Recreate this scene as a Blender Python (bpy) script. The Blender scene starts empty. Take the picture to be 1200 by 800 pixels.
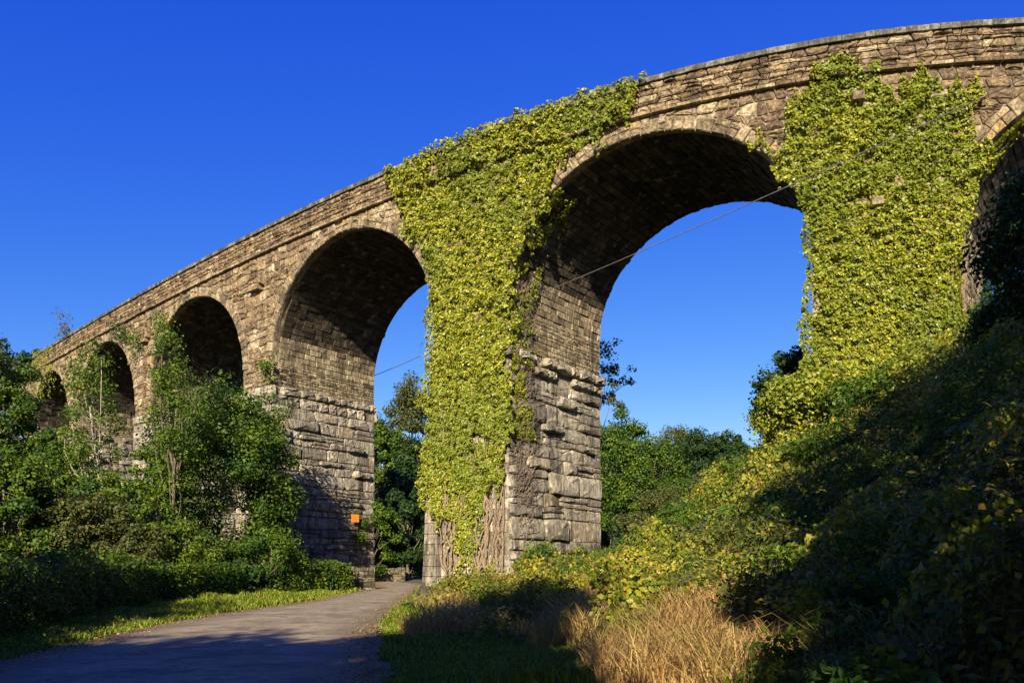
import bpy, math, random
import numpy as np
from mathutils import Vector
random.seed(7); rng = np.random.default_rng(7)
R = math.radians
SC = bpy.context.scene
COL = SC.collection

# ------------------------------------------------------------------ camera, sky, sun
EYE = 1.6; FPX = 900.0; V0 = 660.0
cam = bpy.data.cameras.new('camera'); cam_o = bpy.data.objects.new('camera', cam); COL.objects.link(cam_o)
cam.sensor_width = 36; cam.lens = 27.0; cam.shift_y = (V0-400)/1200.0
cam.clip_start = 0.1; cam.clip_end = 3000
cam_o.location = (0, 0, EYE); cam_o.rotation_euler = (R(90), 0, 0)
SC.camera = cam_o

EXPO = 1.15; SKY_K = [k/2**EXPO for k in (1.96, 1.15, 1.15)]
SUN_AZ, SUN_EL = 190.0, 25.0       # azimuth of the sun clockwise from +Y, elevation
w = bpy.data.worlds.new('World'); SC.world = w; w.use_nodes = True
nt = w.node_tree; nt.nodes.clear()
sky = nt.nodes.new('ShaderNodeTexSky'); sky.sky_type = 'NISHITA'; sky.sun_disc = False
sky.sun_elevation = R(SUN_EL); sky.sun_rotation = R(SUN_AZ); sky.air_density = 1.0; sky.dust_density = 0.15; sky.ozone_density = 2.5
# deep polarised blue: the physical sky, each channel given its own contrast
bg = nt.nodes.new('ShaderNodeBackground'); bg.inputs['Strength'].default_value = 0.11
wo = nt.nodes.new('ShaderNodeOutputWorld')
sep = nt.nodes.new('ShaderNodeSeparateColor'); cmb = nt.nodes.new('ShaderNodeCombineColor'); nt.links.new(sky.outputs[0], sep.inputs[0])
for ch, pw, k in ((0, 2.07, SKY_K[0]), (1, 1.41, SKY_K[1]), (2, .42, SKY_K[2])):
    m0 = nt.nodes.new('ShaderNodeMath'); m0.operation = 'MULTIPLY'; m0.inputs[1].default_value = .11
    m1 = nt.nodes.new('ShaderNodeMath'); m1.operation = 'POWER'; m1.inputs[1].default_value = pw
    m2 = nt.nodes.new('ShaderNodeMath'); m2.operation = 'MULTIPLY'; m2.inputs[1].default_value = k/.11
    m3 = nt.nodes.new('ShaderNodeMath'); m3.operation = 'MINIMUM'; m3.inputs[1].default_value = 9.0
    nt.links.new(sep.outputs[ch], m0.inputs[0]); nt.links.new(m0.outputs[0], m1.inputs[0]); nt.links.new(m1.outputs[0], m2.inputs[0]); nt.links.new(m2.outputs[0], m3.inputs[0]); nt.links.new(m3.outputs[0], cmb.inputs[ch])
nt.links.new(cmb.outputs[0], bg.inputs[0]); nt.links.new(bg.outputs[0], wo.inputs[0])
sl = bpy.data.lights.new('sun', 'SUN'); so = bpy.data.objects.new('sun', sl); COL.objects.link(so)
sl.energy = 5.0; sl.angle = R(0.5); sl.color = (1.0, 0.86, 0.66)
az = R(SUN_AZ)
SUN = Vector((math.sin(az)*math.cos(R(SUN_EL)), math.cos(az)*math.cos(R(SUN_EL)), math.sin(R(SUN_EL))))
so.rotation_euler = SUN.to_track_quat('Z', 'Y').to_euler()
SC.view_settings.view_transform = 'Standard'; SC.view_settings.look = 'None'
SC.view_settings.exposure = EXPO; SC.view_settings.gamma = 1.0
SC.render.engine = 'CYCLES'
SC.cycles.max_bounces = 5; SC.cycles.diffuse_bounces = 2; SC.cycles.glossy_bounces = 1
SC.cycles.transmission_bounces = 2; SC.cycles.transparent_max_bounces = 4

# ------------------------------------------------------------------ tagging
def tag(o, label=None, cat=None, group=None, kind=None):
    for k, v in (('label', label), ('category', cat), ('group', group), ('kind', kind)):
        if v: o[k] = v
    return o
def empty(name, loc, label, cat, group=None):
    o = bpy.data.objects.new(name, None); COL.objects.link(o); o.location = loc
    o.empty_display_size = .3
    return tag(o, label, cat, group)
def link(name, me, mats, parent=None, smooth=False):
    if not isinstance(mats, (list, tuple)): mats = [mats]
    for m in mats: me.materials.append(m)
    o = bpy.data.objects.new(name, me); COL.objects.link(o)
    if smooth: me.polygons.foreach_set('use_smooth', [True]*len(me.polygons))
    if parent:
        o.parent = parent
        o.matrix_parent_inverse = bpy.data.objects[parent.name].matrix_world.inverted() if False else o.matrix_parent_inverse
        if tuple(parent.location) != (0, 0, 0): o.location = (-parent.location[0], -parent.location[1], -parent.location[2])
    return o
def py_mesh(name, verts, faces):
    me = bpy.data.meshes.new(name); me.from_pydata([tuple(v) for v in verts], [], faces); me.update(); return me
def np_mesh(name, V, Fq):
    """V (n,3), Fq (m,k) all faces with k corners"""
    me = bpy.data.meshes.new(name); n = len(V); m, k = Fq.shape
    me.vertices.add(n); me.vertices.foreach_set('co', np.ascontiguousarray(V, np.float32).ravel())
    me.loops.add(m*k); me.loops.foreach_set('vertex_index', np.ascontiguousarray(Fq, np.int32).ravel())
    me.polygons.add(m); me.polygons.foreach_set('loop_start', np.arange(0, m*k, k, dtype=np.int32))
    me.polygons.foreach_set('loop_total', np.full(m, k, np.int32))
    me.update(calc_edges=True); me.validate(); return me
class MB:
    def __init__(s): s.v = []; s.f = []
    def add(s, v, f):
        n = len(s.v); s.v.extend(v); s.f.extend([tuple(i+n for i in q) for q in f])
    def mesh(s, name): return py_mesh(name, s.v, s.f)

# ------------------------------------------------------------------ value noise (numpy)
_T = rng.random((64, 64, 64)).astype(np.float32)
def vnoise(x, y, z=0.0):
    x, y, z = np.broadcast_arrays(np.asarray(x, float), np.asarray(y, float), np.asarray(z, float))
    xi, yi, zi = np.floor(x).astype(int), np.floor(y).astype(int), np.floor(z).astype(int)
    fx, fy, fz = x-xi, y-yi, z-zi
    fx, fy, fz = [t*t*(3-2*t) for t in (fx, fy, fz)]
    def T(a, b, c): return _T[a & 63, b & 63, c & 63]
    def L(a, b, t): return a+(b-a)*t
    return L(L(L(T(xi,yi,zi),T(xi+1,yi,zi),fx), L(T(xi,yi+1,zi),T(xi+1,yi+1,zi),fx), fy),
             L(L(T(xi,yi,zi+1),T(xi+1,yi,zi+1),fx), L(T(xi,yi+1,zi+1),T(xi+1,yi+1,zi+1),fx), fy), fz)
def fbm(x, y, z=0.0, o=3):
    s = 0; a = .5
    for i in range(o):
        s = s+a*vnoise(np.asarray(x)*2**i+17*i, np.asarray(y)*2**i+31*i, np.asarray(z)*2**i); a *= .5
    return s/(1-.5**o)

# ------------------------------------------------------------------ materials
def new_mat(name):
    m = bpy.data.materials.new(name); m.use_nodes = True
    t = m.node_tree; b = t.nodes['Principled BSDF']
    return m, t, b
def N(t, typ, **kw):
    n = t.nodes.new(typ)
    for k, v in kw.items():
        if k in n.inputs: n.inputs[k].default_value = v
        else: setattr(n, k, v)
    return n
def ramp(t, src, stops):
    r = t.nodes.new('ShaderNodeValToRGB'); e = r.color_ramp.elements
    while len(e) < len(stops): e.new(.5)
    for i, (p, c) in enumerate(stops):
        e[i].position = p; e[i].color = (*c, 1) if len(c) == 3 else c
    t.links.new(src, r.inputs[0]); return r.outputs[0]
def mix(t, fac, a, b, mode='MIX'):
    n = t.nodes.new('ShaderNodeMix'); n.data_type = 'RGBA'; n.blend_type = mode
    if isinstance(fac, (int, float)): n.inputs[0].default_value = fac
    else: t.links.new(fac, n.inputs[0])
    for i, s in ((6, a), (7, b)):
        if isinstance(s, tuple): n.inputs[i].default_value = (*s, 1)
        else: t.links.new(s, n.inputs[i])
    return n.outputs[2]
def math_n(t, op, a, b=None):
    n = t.nodes.new('ShaderNodeMath'); n.operation = op
    for i, s in ((0, a), (1, b)):
        if s is None: continue
        if isinstance(s, (int, float)): n.inputs[i].default_value = s
        else: t.links.new(s, n.inputs[i])
    return n.outputs[0]
def rnd(t):
    g = t.nodes.new('ShaderNodeNewGeometry'); o = t.nodes.new('ShaderNodeObjectInfo')
    return math_n(t, 'FRACT', math_n(t, 'ADD', g.outputs['Random Per Island'], o.outputs['Random']))
ALB = .76
def stone_mat(name, stops, lichen=.35, bump=.5, scale=1.0, dark=.5, streak=False):  # streak: run-down stains
    m, t, b = new_mat(name)
    tc = N(t, 'ShaderNodeNewGeometry'); pos = tc.outputs['Position']
    if streak:
        mp = N(t, 'ShaderNodeMapping'); mp.inputs['Scale'].default_value = (1, 1, .35); t.links.new(pos, mp.inputs[0]); pos = mp.outputs[0]
    r = rnd(t)
    base = ramp(t, r, stops)
    n1 = N(t, 'ShaderNodeTexNoise', Scale=1.1*scale, Detail=6.0, Roughness=.65); t.links.new(pos, n1.inputs['Vector'])
    n2 = N(t, 'ShaderNodeTexNoise', Scale=6.0*scale, Detail=9.0, Roughness=.85); t.links.new(pos, n2.inputs['Vector'])
    n3 = N(t, 'ShaderNodeTexNoise', Scale=3.2*scale, Detail=5.0, Roughness=.7); t.links.new(pos, n3.inputs['Vector'])
    c = mix(t, 1.0, base, ramp(t, n2.outputs[0], [(.36, (.18, .16, .14)), (.5, (.92, .92, .92)), (.62, (2.0, 1.95, 1.75))]), 'MULTIPLY')
    c = mix(t, dark, c, mix(t, 1.0, c, ramp(t, n1.outputs[0], [(.40, (.34, .29, .25)), (.58, (1.15, 1.15, 1.15))]), 'MULTIPLY'))
    lf = ramp(t, n3.outputs[0], [(.60, (0, 0, 0)), (.70, (1, 1, 1))])
    c = mix(t, math_n(t, 'MULTIPLY', lf, lichen), c, (.52, .47, .36))
    mp2 = N(t, 'ShaderNodeMapping'); mp2.inputs['Scale'].default_value = (1.6, 1.6, .13); t.links.new(tc.outputs['Position'], mp2.inputs[0])
    n5 = N(t, 'ShaderNodeTexNoise', Scale=1.0, Detail=5.0, Roughness=.6); t.links.new(mp2.outputs[0], n5.inputs['Vector'])
    c = mix(t, math_n(t, 'MULTIPLY', ramp(t, n5.outputs[0], [(.58, (0, 0, 0)), (.70, (1, 1, 1))]), .55), c, (.50, .46, .38))
    c = mix(t, math_n(t, 'MULTIPLY', ramp(t, n5.outputs[0], [(.34, (1, 1, 1)), (.47, (0, 0, 0))]), .85 if streak else .6), c, (.065, .056, .048))
    c = mix(t, 1.0, c, (ALB*.97, ALB*.95, ALB*.86), 'MULTIPLY')
    t.links.new(c, b.inputs['Base Color']); b.inputs['Roughness'].default_value = .92
    if 'Specular IOR Level' in b.inputs: b.inputs['Specular IOR Level'].default_value = .2
    bp = N(t, 'ShaderNodeBump', Strength=bump, Distance=.10)
    hsum = math_n(t, 'ADD', math_n(t, 'MULTIPLY', n2.outputs[0], .8), n3.outputs[0])
    n4 = N(t, 'ShaderNodeTexNoise', Scale=22.0*scale, Detail=4.0); t.links.new(pos, n4.inputs['Vector'])
    hsum = math_n(t, 'ADD', hsum, math_n(t, 'MULTIPLY', n4.outputs[0], .3))
    t.links.new(hsum, bp.inputs['Height']); t.links.new(bp.outputs[0], b.inputs['Normal'])
    return m
M_RUB = stone_mat('rubble_stone', [(0, (.16, .12, .085)), (.2, (.30, .225, .145)), (.5, (.37, .285, .18)), (.7, (.25, .18, .13)), (.85, (.42, .34, .22)), (1, (.56, .49, .35))], .6, 1.0)
M_RING = stone_mat('ring_stone', [(0, (.20, .16, .11)), (.5, (.33, .275, .19)), (.88, (.42, .35, .24)), (1, (.48, .33, .16))], .6, .8)
M_ROCK = stone_mat('rock_faced_stone', [(0, (.25, .23, .20)), (.4, (.37, .345, .30)), (.8, (.50, .47, .41)), (1, (.42, .35, .26))], .55, .9, streak=True)
M_SOFF = stone_mat('shaded_soffit_stone', [(0, (.04, .032, .023)), (.5, (.075, .062, .044)), (1, (.13, .11, .08))], .25, 1.0)  # the shade inside the barrels is put into this dark stone colour
M_JAMB = stone_mat('jamb_stone', [(0, (.20, .165, .115)), (.5, (.34, .285, .20)), (1, (.48, .41, .29))], .5, .8, streak=True)
M_MORT = stone_mat('mortar', [(0, (.30, .25, .18)), (1, (.40, .35, .27))], .4, .6, dark=.7)
M_COPE = stone_mat('coping_stone', [(0, (.08, .085, .075)), (.5, (.13, .135, .12)), (1, (.20, .205, .18))], .3, .3)
M_WALL = stone_mat('field_wall_stone', [(0, (.10, .09, .07)), (.5, (.2, .18, .14)), (1, (.3, .27, .2))], .5, .6)

def leaf_mat(name, stops, trans=.35, rough=.55, spec=.35, patch=None, patch_scale=.6):
    m, t, b = new_mat(name)
    r = rnd(t); c = ramp(t, r, stops)
    if patch:
        g = N(t, 'ShaderNodeNewGeometry'); n = N(t, 'ShaderNodeTexNoise', Scale=patch_scale, Detail=3.0); t.links.new(g.outputs['Position'], n.inputs['Vector'])
        c = mix(t, ramp(t, n.outputs[0], [(.45, (0, 0, 0)), (.62, (1, 1, 1))]), c, mix(t, .75, c, patch))
    c = mix(t, 1.0, c, (.78, .74, .66), 'MULTIPLY')
    t.links.new(c, b.inputs['Base Color']); b.inputs['Roughness'].default_value = rough
    if 'Specular IOR Level' in b.inputs: b.inputs['Specular IOR Level'].default_value = spec
    tr = N(t, 'ShaderNodeBsdfTranslucent'); t.links.new(mix(t, 1.0, c, (1.2, 1.25, .6), 'MULTIPLY'), tr.inputs[0])
    ms = N(t, 'ShaderNodeMixShader'); ms.inputs[0].default_value = trans
    t.links.new(b.outputs[0], ms.inputs[1]); t.links.new(tr.outputs[0], ms.inputs[2])
    t.links.new(ms.outputs[0], t.nodes['Material Output'].inputs[0]); return m
M_IVY = leaf_mat('ivy_leaf', [(0, (.08, .14, .012)), (.35, (.23, .30, .018)), (.7, (.37, .41, .025)), (.93, (.54, .51, .04)), (1, (.40, .24, .06))], .2, .45, .4, (.18, .25, .02), .25)
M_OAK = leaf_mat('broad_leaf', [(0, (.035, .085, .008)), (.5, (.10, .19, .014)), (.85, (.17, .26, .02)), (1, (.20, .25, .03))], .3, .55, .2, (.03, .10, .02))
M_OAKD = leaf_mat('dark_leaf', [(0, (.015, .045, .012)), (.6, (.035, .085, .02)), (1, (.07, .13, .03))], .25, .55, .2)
M_ELD = leaf_mat('lime_leaf', [(0, (.06, .13, .015)), (.5, (.12, .22, .02)), (.9, (.22, .29, .03)), (1, (.34, .30, .05))], .35, .5, .2, (.05, .13, .02))
M_OLIVE = leaf_mat('olive_leaf', [(0, (.05, .08, .02)), (.5, (.10, .13, .03)), (.9, (.16, .18, .05)), (1, (.22, .16, .06))], .3, .6, .2)
M_BRAM = leaf_mat('bramble_leaf', [(0, (.12, .18, .015)), (.35, (.27, .33, .025)), (.7, (.46, .46, .04)), (.92, (.58, .44, .08)), (1, (.40, .18, .06))], .35, .5, .3, (.07, .14, .015), .5)
M_STRAW = leaf_mat('straw_blade', [(0, (.32, .19, .07)), (.5, (.62, .42, .17)), (.85, (.75, .58, .27)), (1, (.42, .22, .08))], .35, .7, .15, (.28, .27, .07), .45)
M_GRASS = leaf_mat('grass_blade', [(0, (.10, .17, .015)), (.6, (.22, .31, .025)), (1, (.38, .40, .06))], .3, .6, .15)
M_FERN = leaf_mat('fern_leaf', [(0, (.06, .14, .02)), (.8, (.12, .22, .03)), (1, (.3, .2, .05))], .3, .5, .2)
M_GORSE = leaf_mat('grey_green_leaf', [(0, (.05, .09, .03)), (.6, (.10, .15, .05)), (1, (.15, .19, .07))], .2, .6, .2)
def simple(name, col, rough=.85, noise=None, sc=6., bump=0.):
    m, t, b = new_mat(name); b.inputs['Roughness'].default_value = rough
    g = N(t, 'ShaderNodeNewGeometry'); n = N(t, 'ShaderNodeTexNoise', Scale=sc, Detail=6.0, Roughness=.7); t.links.new(g.outputs['Position'], n.inputs['Vector'])
    c2 = noise or tuple(x*.45 for x in col)
    t.links.new(ramp(t, n.outputs[0], [(.35, c2), (.65, col)]), b.inputs['Base Color'])
    if bump:
        bp = N(t, 'ShaderNodeBump', Strength=bump, Distance=.03); t.links.new(n.outputs[0], bp.inputs['Height']); t.links.new(bp.outputs[0], b.inputs['Normal'])
    return m
M_BARK = simple('bark', (.17, .13, .09), sc=9, bump=.5)
M_PALEBARK = simple('pale_bark', (.38, .33, .24), sc=9, bump=.4)
M_IVYSTEM = simple('ivy_stem_bark', (.27, .20, .12), noise=(.10, .07, .04), sc=8, bump=.4)
M_DEADSTEM = simple('bare_ivy_twig', (.20, .15, .10), sc=8)
M_SOIL = simple('soil_and_litter', (.11, .085, .045), noise=(.045, .04, .02), sc=3, bump=.6)
M_CABLE = simple('cable_sheath', (.16, .15, .14), rough=.5)
M_ORANGE = simple('orange_paint', (.85, .27, .02), rough=.5, noise=(.7, .2, .02), sc=14)

# trees behind and beside the photographer: x, y, height, crown radius, label
SHADERS = [   # x, y, height of the top above the road, crown radius, bare share of the trunk, label
 (-13.7, -5.7, 10.8, 3.6, 0.1, 'leafy tree behind the photographer left of the lane'),
 (-8.1, -8.7, 11.4, 3.8, 0.15, 'low spreading tree overhanging the lane behind the photographer'),
 (-3.9, -8.4, 10.6, 2.7, 0.1, 'tree on the verge just behind the photographer'),
 (-5.6, -12.2, 18.2, 2.3, 0.5, 'tall slim tree on the verge behind the photographer'),
 (7.0, -0.2, 20.2, 4.3, 0.1, 'tall tree on the bank beside the photographer'),
 (13.2, 4.8, 22.5, 4.9, 0.1, 'broad tree on the bank outside the right edge'),
 (21.8, 8.3, 22, 5.0, 0.1, 'tall tree higher up the bank outside the right edge'),
 (-18.1, -1.9, 15.5, 4.4, 0.1, 'tree behind the hedge left of the photographer'),
 (-26.6, 4.7, 16.0, 5.2, 0.1, 'big tree in the field left of the photographer'),
 (2.4, -7.5, 12.9, 2.5, 0.1, 'tree between the verge and the bank behind the photographer'),
 (-11.8, -12.1, 14, 3.4, 0.1, 'tree farther back along the lane behind the photographer'),
]
# ------------------------------------------------------------------ the line of the viaduct in plan
_c = np.array([-2.0240296922306416e-08, -0.00021377345503747287, 0.6341973556676151, 216.76039674655445])
_uu = np.linspace(5, 1330, 1500); _h = np.polyval(_c, _uu); _Y = FPX*26.0/_h; _X = (_uu-600)/FPX*_Y
_S = np.r_[0, np.cumsum(np.hypot(np.diff(_X), np.diff(_Y)))]; _S -= np.interp(600, _uu, _S)
PHI = 0.674; DX, DY = math.sin(PHI), math.cos(PHI); WID = 10.2
S0, S1 = float(_S[0]), float(_S[-1])
def curve(s):
    s = np.asarray(s, float); return np.interp(s, _S, _X), np.interp(s, _S, _Y)
def normal(s):
    x1, y1 = curve(np.asarray(s)-.6); x2, y2 = curve(np.asarray(s)+.6)
    tx, ty = x2-x1, y2-y1; l = np.hypot(tx, ty)
    return ty/l, -tx/l            # outward, towards the road in front
_sg = np.linspace(S0, S1, 900); _cx, _cy = curve(_sg); _nx, _ny = normal(_sg)
def front(s, z, p=0.0, d=0.0):
    """point on the front face, p metres proud of it, d metres back along the barrels"""
    x = np.interp(s, _sg, _cx)+p*np.interp(s, _sg, _nx)+d*DX
    y = np.interp(s, _sg, _cy)+p*np.interp(s, _sg, _ny)+d*DY
    return (float(x), float(y), float(z))
def proj(x, y, z): return 600+FPX*x/y, V0-FPX*(z-EYE)/y
def unproj(u, v, Y): return (u-600)/FPX*Y, Y, EYE+(V0-v)/FPX*Y
TOP = 26+EYE; STR = TOP-1.85; ZS = 15.44+EYE; RISE = 7.67
ARCHES = [(-89.5, 6.6), (-73.0, 7.2), (-55.4, 8.1), (-35.5, 8.47), (-14.45, 8.47), (8.15, 8.47), (0, 8.47)]
sF = float(np.interp(1112, _uu, _S)); ARCHES[6] = (sF+8.47, 8.47)
S1 = min(S1, ARCHES[6][0]+8.4)
LEDGE = {4: 15.0, 5: 14.2, 6: 10.2, 3: 15.5, 2: 16, 1: 16, 0: 16}
def arch_z(s):
    for sc, a in ARCHES:
        if abs(s-sc) < a: return ZS+RISE*math.sqrt(1-((s-sc)/a)**2)
    return None

# ------------------------------------------------------------------ ground
def sstep(a, b, x): t = np.clip((x-a)/(b-a), 0, 1); return t*t*(3-2*t)
_rc = np.array([(-5.2, -40), (-4.8, 0), (-4.7, 8), (-5.0, 11), (-5.6, 15), (-6.2, 19), (-6.6, 26), (-6.5, 32), (-6.8, 38), (-7.2, 45), (-8.0, 55), (-10.5, 64), (-17, 73), (-28, 80)], float)
_rw = np.array([5.6, 5.8, 6.0, 6.1, 6.0, 5.8, 5.2, 4.2, 4.0, 3.4, 3.4, 3.4, 3.4, 3.4])
_k = np.linspace(0, len(_rc)-1, 64)
def _cr(P, k):
    i = np.clip(np.floor(k).astype(int), 0, len(P)-2); t = (k-i)[:, None] if P.ndim > 1 else k-i
    p0 = P[np.maximum(i-1, 0)]; p1 = P[i]; p2 = P[i+1]; p3 = P[np.minimum(i+2, len(P)-1)]
    return .5*((2*p1)+(-p0+p2)*t+(2*p0-5*p1+4*p2-p3)*t*t+(-p0+3*p1-3*p2+p3)*t**3)
ROAD = _cr(_rc, _k); ROADW = _cr(_rw, _k)
def road_dist(x, y):
    """distance outside the road edge (negative on the road); side -1 left, +1 right"""
    x = np.asarray(x, float); sh = x.shape; P = np.stack([x.ravel(), np.asarray(y, float).ravel()], 1)
    best = np.full(len(P), 1e9); side = np.zeros(len(P))
    for i in range(len(ROAD)-1):
        a, b = ROAD[i], ROAD[i+1]; d = b-a; t = np.clip(((P-a)@d)/(d@d), 0, 1)
        q = P-a-t[:, None]*d; dist = np.hypot(q[:, 0], q[:, 1])-(ROADW[i]*(1-t)+ROADW[i+1]*t)/2
        sg = np.where(d[0]*q[:, 1]-d[1]*q[:, 0] > 0, -1, 1)
        m = dist < best; best[m] = dist[m]; side[m] = sg[m]
    return best.reshape(sh), side.reshape(sh)
def height(x, y):
    x = np.asarray(x, float); y = np.asarray(y, float)
    rd, sd = road_dist(x, y)
    out = sstep(.4, 2.5, rd)
    toe = np.interp(y, [-40, 8, 12, 16, 22, 30, 38, 46, 60, 90], [3, 1.6, .9, .3, -.8, -2.2, -3.2, -3.6, -4, -4])
    c = np.interp(y, [-40, 8, 15, 25, 33, 40, 48, 60, 90], [6.5, 5.0, 4.8, 6.3, 5.2, 4.6, 6.5, 10, 14])
    dr = np.maximum(x-toe, 0); ds = x-c
    sp = np.log1p(np.exp(np.clip(ds/1.0, -30, 30)))*1.0
    right = (.11*dr+.62*sp)*(1-.75*sstep(48, 62, y-.0*x)*sstep(-5, 4, 40-x))
    right = np.where(right > 9, 9+(1-np.exp(-(right-9)/9))*9, right)
    left = .12*np.maximum(-22-x, 0)*sstep(25, 60, y); left = np.minimum(left, 9)
    far = 5*sstep(100, 170, y)+.05*np.maximum(y-150, 0)
    n = (fbm(x*.35+5, y*.35, 1.3)-.5)*.7+(fbm(x*1.4, y*1.4, 4.4)-.5)*.22
    side = np.where(sd > 0, 1., .5)
    return out*((right+left+far)*np.where(sd > 0, 1, 1)+n*side*sstep(0, 6, rd)*1.2+.05) - .02*(1-out)
def H1(x, y): return float(height(np.array([x]), np.array([y]))[0])

# terrain sheet, fine near the camera and coarse to the horizon
def axis(lo, hi, n, f):
    t = np.linspace(-1, 1, n); a = np.sinh(t*f)/math.sinh(f); return np.where(a < 0, -a*lo, a*hi)
gx = axis(-900, 900, 260, 5.6); gy = 22+axis(-700, 1500, 280, 5.4)
GX, GY = np.meshgrid(gx, gy); GZ = height(GX, GY)
V = np.stack([GX.ravel(), GY.ravel(), GZ.ravel()], 1); nx_, ny_ = len(gx), len(gy)
I = np.arange(nx_*ny_).reshape(ny_, nx_); Fq = np.stack([I[:-1, :-1], I[:-1, 1:], I[1:, 1:], I[1:, :-1]], -1).reshape(-1, 4)
def ground_mat():
    m, t, b = new_mat('earth_and_turf'); g = N(t, 'ShaderNodeNewGeometry')
    n = N(t, 'ShaderNodeTexNoise', Scale=.5, Detail=6.0); n2 = N(t, 'ShaderNodeTexNoise', Scale=9.0, Detail=6.0, Roughness=.7)
    for q in (n, n2): t.links.new(g.outputs['Position'], q.inputs['Vector'])
    c = mix(t, ramp(t, n.outputs[0], [(.4, (0, 0, 0)), (.6, (1, 1, 1))]), (.05, .07, .018), (.11, .085, .04))
    c = mix(t, 1.0, c, ramp(t, n2.outputs[0], [(.3, (.4, .4, .4)), (.7, (1.3, 1.3, 1.2))]), 'MULTIPLY')
    t.links.new(c, b.inputs['Base Color']); b.inputs['Roughness'].default_value = .95
    bp = N(t, 'ShaderNodeBump', Strength=.7, Distance=.06); t.links.new(n2.outputs[0], bp.inputs['Height']); t.links.new(bp.outputs[0], b.inputs['Normal'])
    return m
tag(link('ground', np_mesh('ground', V, Fq), ground_mat(), smooth=True), kind='structure')
# road sheet
def road_mat():
    m, t, b = new_mat('worn_asphalt'); g = N(t, 'ShaderNodeNewGeometry'); P_ = g.outputs['Position']
    n1 = N(t, 'ShaderNodeTexNoise', Scale=.7, Detail=5.0); n2 = N(t, 'ShaderNodeTexNoise', Scale=28.0, Detail=5.0, Roughness=.8)
    n3 = N(t, 'ShaderNodeTexNoise', Scale=3.0, Detail=7.0, Roughness=.75)
    for q in (n1, n2, n3): t.links.new(P_, q.inputs['Vector'])
    vo = N(t, 'ShaderNodeTexVoronoi', feature='DISTANCE_TO_EDGE', Scale=.42)
    wv = N(t, 'ShaderNodeVectorMath', operation='ADD'); t.links.new(P_, wv.inputs[0])
    sc_ = N(t, 'ShaderNodeVectorMath', operation='SCALE'); t.links.new(n3.outputs[1], sc_.inputs[0]); sc_.inputs['Scale'].default_value = .9; t.links.new(sc_.outputs[0], wv.inputs[1])
    t.links.new(wv.outputs[0], vo.inputs['Vector'])
    c = ramp(t, n1.outputs[0], [(.35, (.19, .15, .085)), (.6, (.31, .25, .145))])
    c = mix(t, 1.0, c, ramp(t, n2.outputs[0], [(.3, (.35, .35, .35)), (.7, (1.6, 1.6, 1.6))]), 'MULTIPLY')
    c = mix(t, 1.0, c, ramp(t, n3.outputs[0], [(.35, (.60, .60, .60)), (.6, (1.12, 1.12, 1.12))]), 'MULTIPLY')
    c = mix(t, ramp(t, vo.outputs[0], [(.0, (.8, .8, .8)), (.012, (0, 0, 0))]), c, (.05, .043, .035))
    at_ = N(t, 'ShaderNodeAttribute', attribute_name='edge'); ed = math_n(t, 'ADD', at_.outputs['Fac'], math_n(t, 'MULTIPLY', math_n(t, 'SUBTRACT', n3.outputs[0], .5), 1.1))
    c = mix(t, ramp(t, ed, [(.55, (0, 0, 0)), (.95, (1, 1, 1))]), c, mix(t, n2.outputs[0], (.07, .05, .028), (.20, .15, .08)))
    n6 = N(t, 'ShaderNodeTexNoise', Scale=1.3, Detail=2.0); t.links.new(P_, n6.inputs['Vector'])
    c = mix(t, math_n(t, 'MULTIPLY', ramp(t, n6.outputs[0], [(.60, (0, 0, 0)), (.62, (1, 1, 1))]), .45), c, (.09, .075, .06))
    t.links.new(c, b.inputs['Base Color']); b.inputs['Roughness'].default_value = .85
    bp = N(t, 'ShaderNodeBump', Strength=.5, Distance=.012); t.links.new(n2.outputs[0], bp.inputs['Height']); t.links.new(bp.outputs[0], b.inputs['Normal'])
    return m
v, f = [], []; NW = 13; kk = np.linspace(0, len(ROAD)-1, 420)
RX = np.interp(kk, range(len(ROAD)), ROAD[:, 0]); RY = np.interp(kk, range(len(ROAD)), ROAD[:, 1]); RWd = np.interp(kk, range(len(ROAD)), ROADW)
for i in range(len(kk)):
    a, b_ = max(i-1, 0), min(i+1, len(kk)-1); tx, ty = RX[b_]-RX[a], RY[b_]-RY[a]; l = math.hypot(tx, ty); n_ = (ty/l, -tx/l)
    for j in range(NW):
        q = (j/(NW-1)-.5)*2; e = 0
        if abs(q) == 1: e = .55*(fbm(RX[i]*.8+q*9, RY[i]*.9, 2.)-.45)+.25*(vnoise(RX[i]*3, RY[i]*3.5, q)-.5)
        off = q*(RWd[i]/2+float(e)); v.append((RX[i]+n_[0]*off, RY[i]+n_[1]*off, .012+.03*(1-q*q)))
for i in range(len(kk)-1):
    for j in range(NW-1):
        a = i*NW+j; f.append((a, a+1, a+NW+1, a+NW))
me = py_mesh('road', v, f); at_e = me.attributes.new('edge', 'FLOAT', 'POINT')
at_e.data.foreach_set('value', [abs((i % NW)/(NW-1)-.5)*2 for i in range(len(v))])
tag(link('road', me, road_mat(), smooth=True), kind='structure')

# ------------------------------------------------------------------ viaduct
VIA = empty('stone_viaduct', (0, 0, 0), 'tall curving brown stone railway viaduct with round arches crossing above the lane', 'viaduct')
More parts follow.
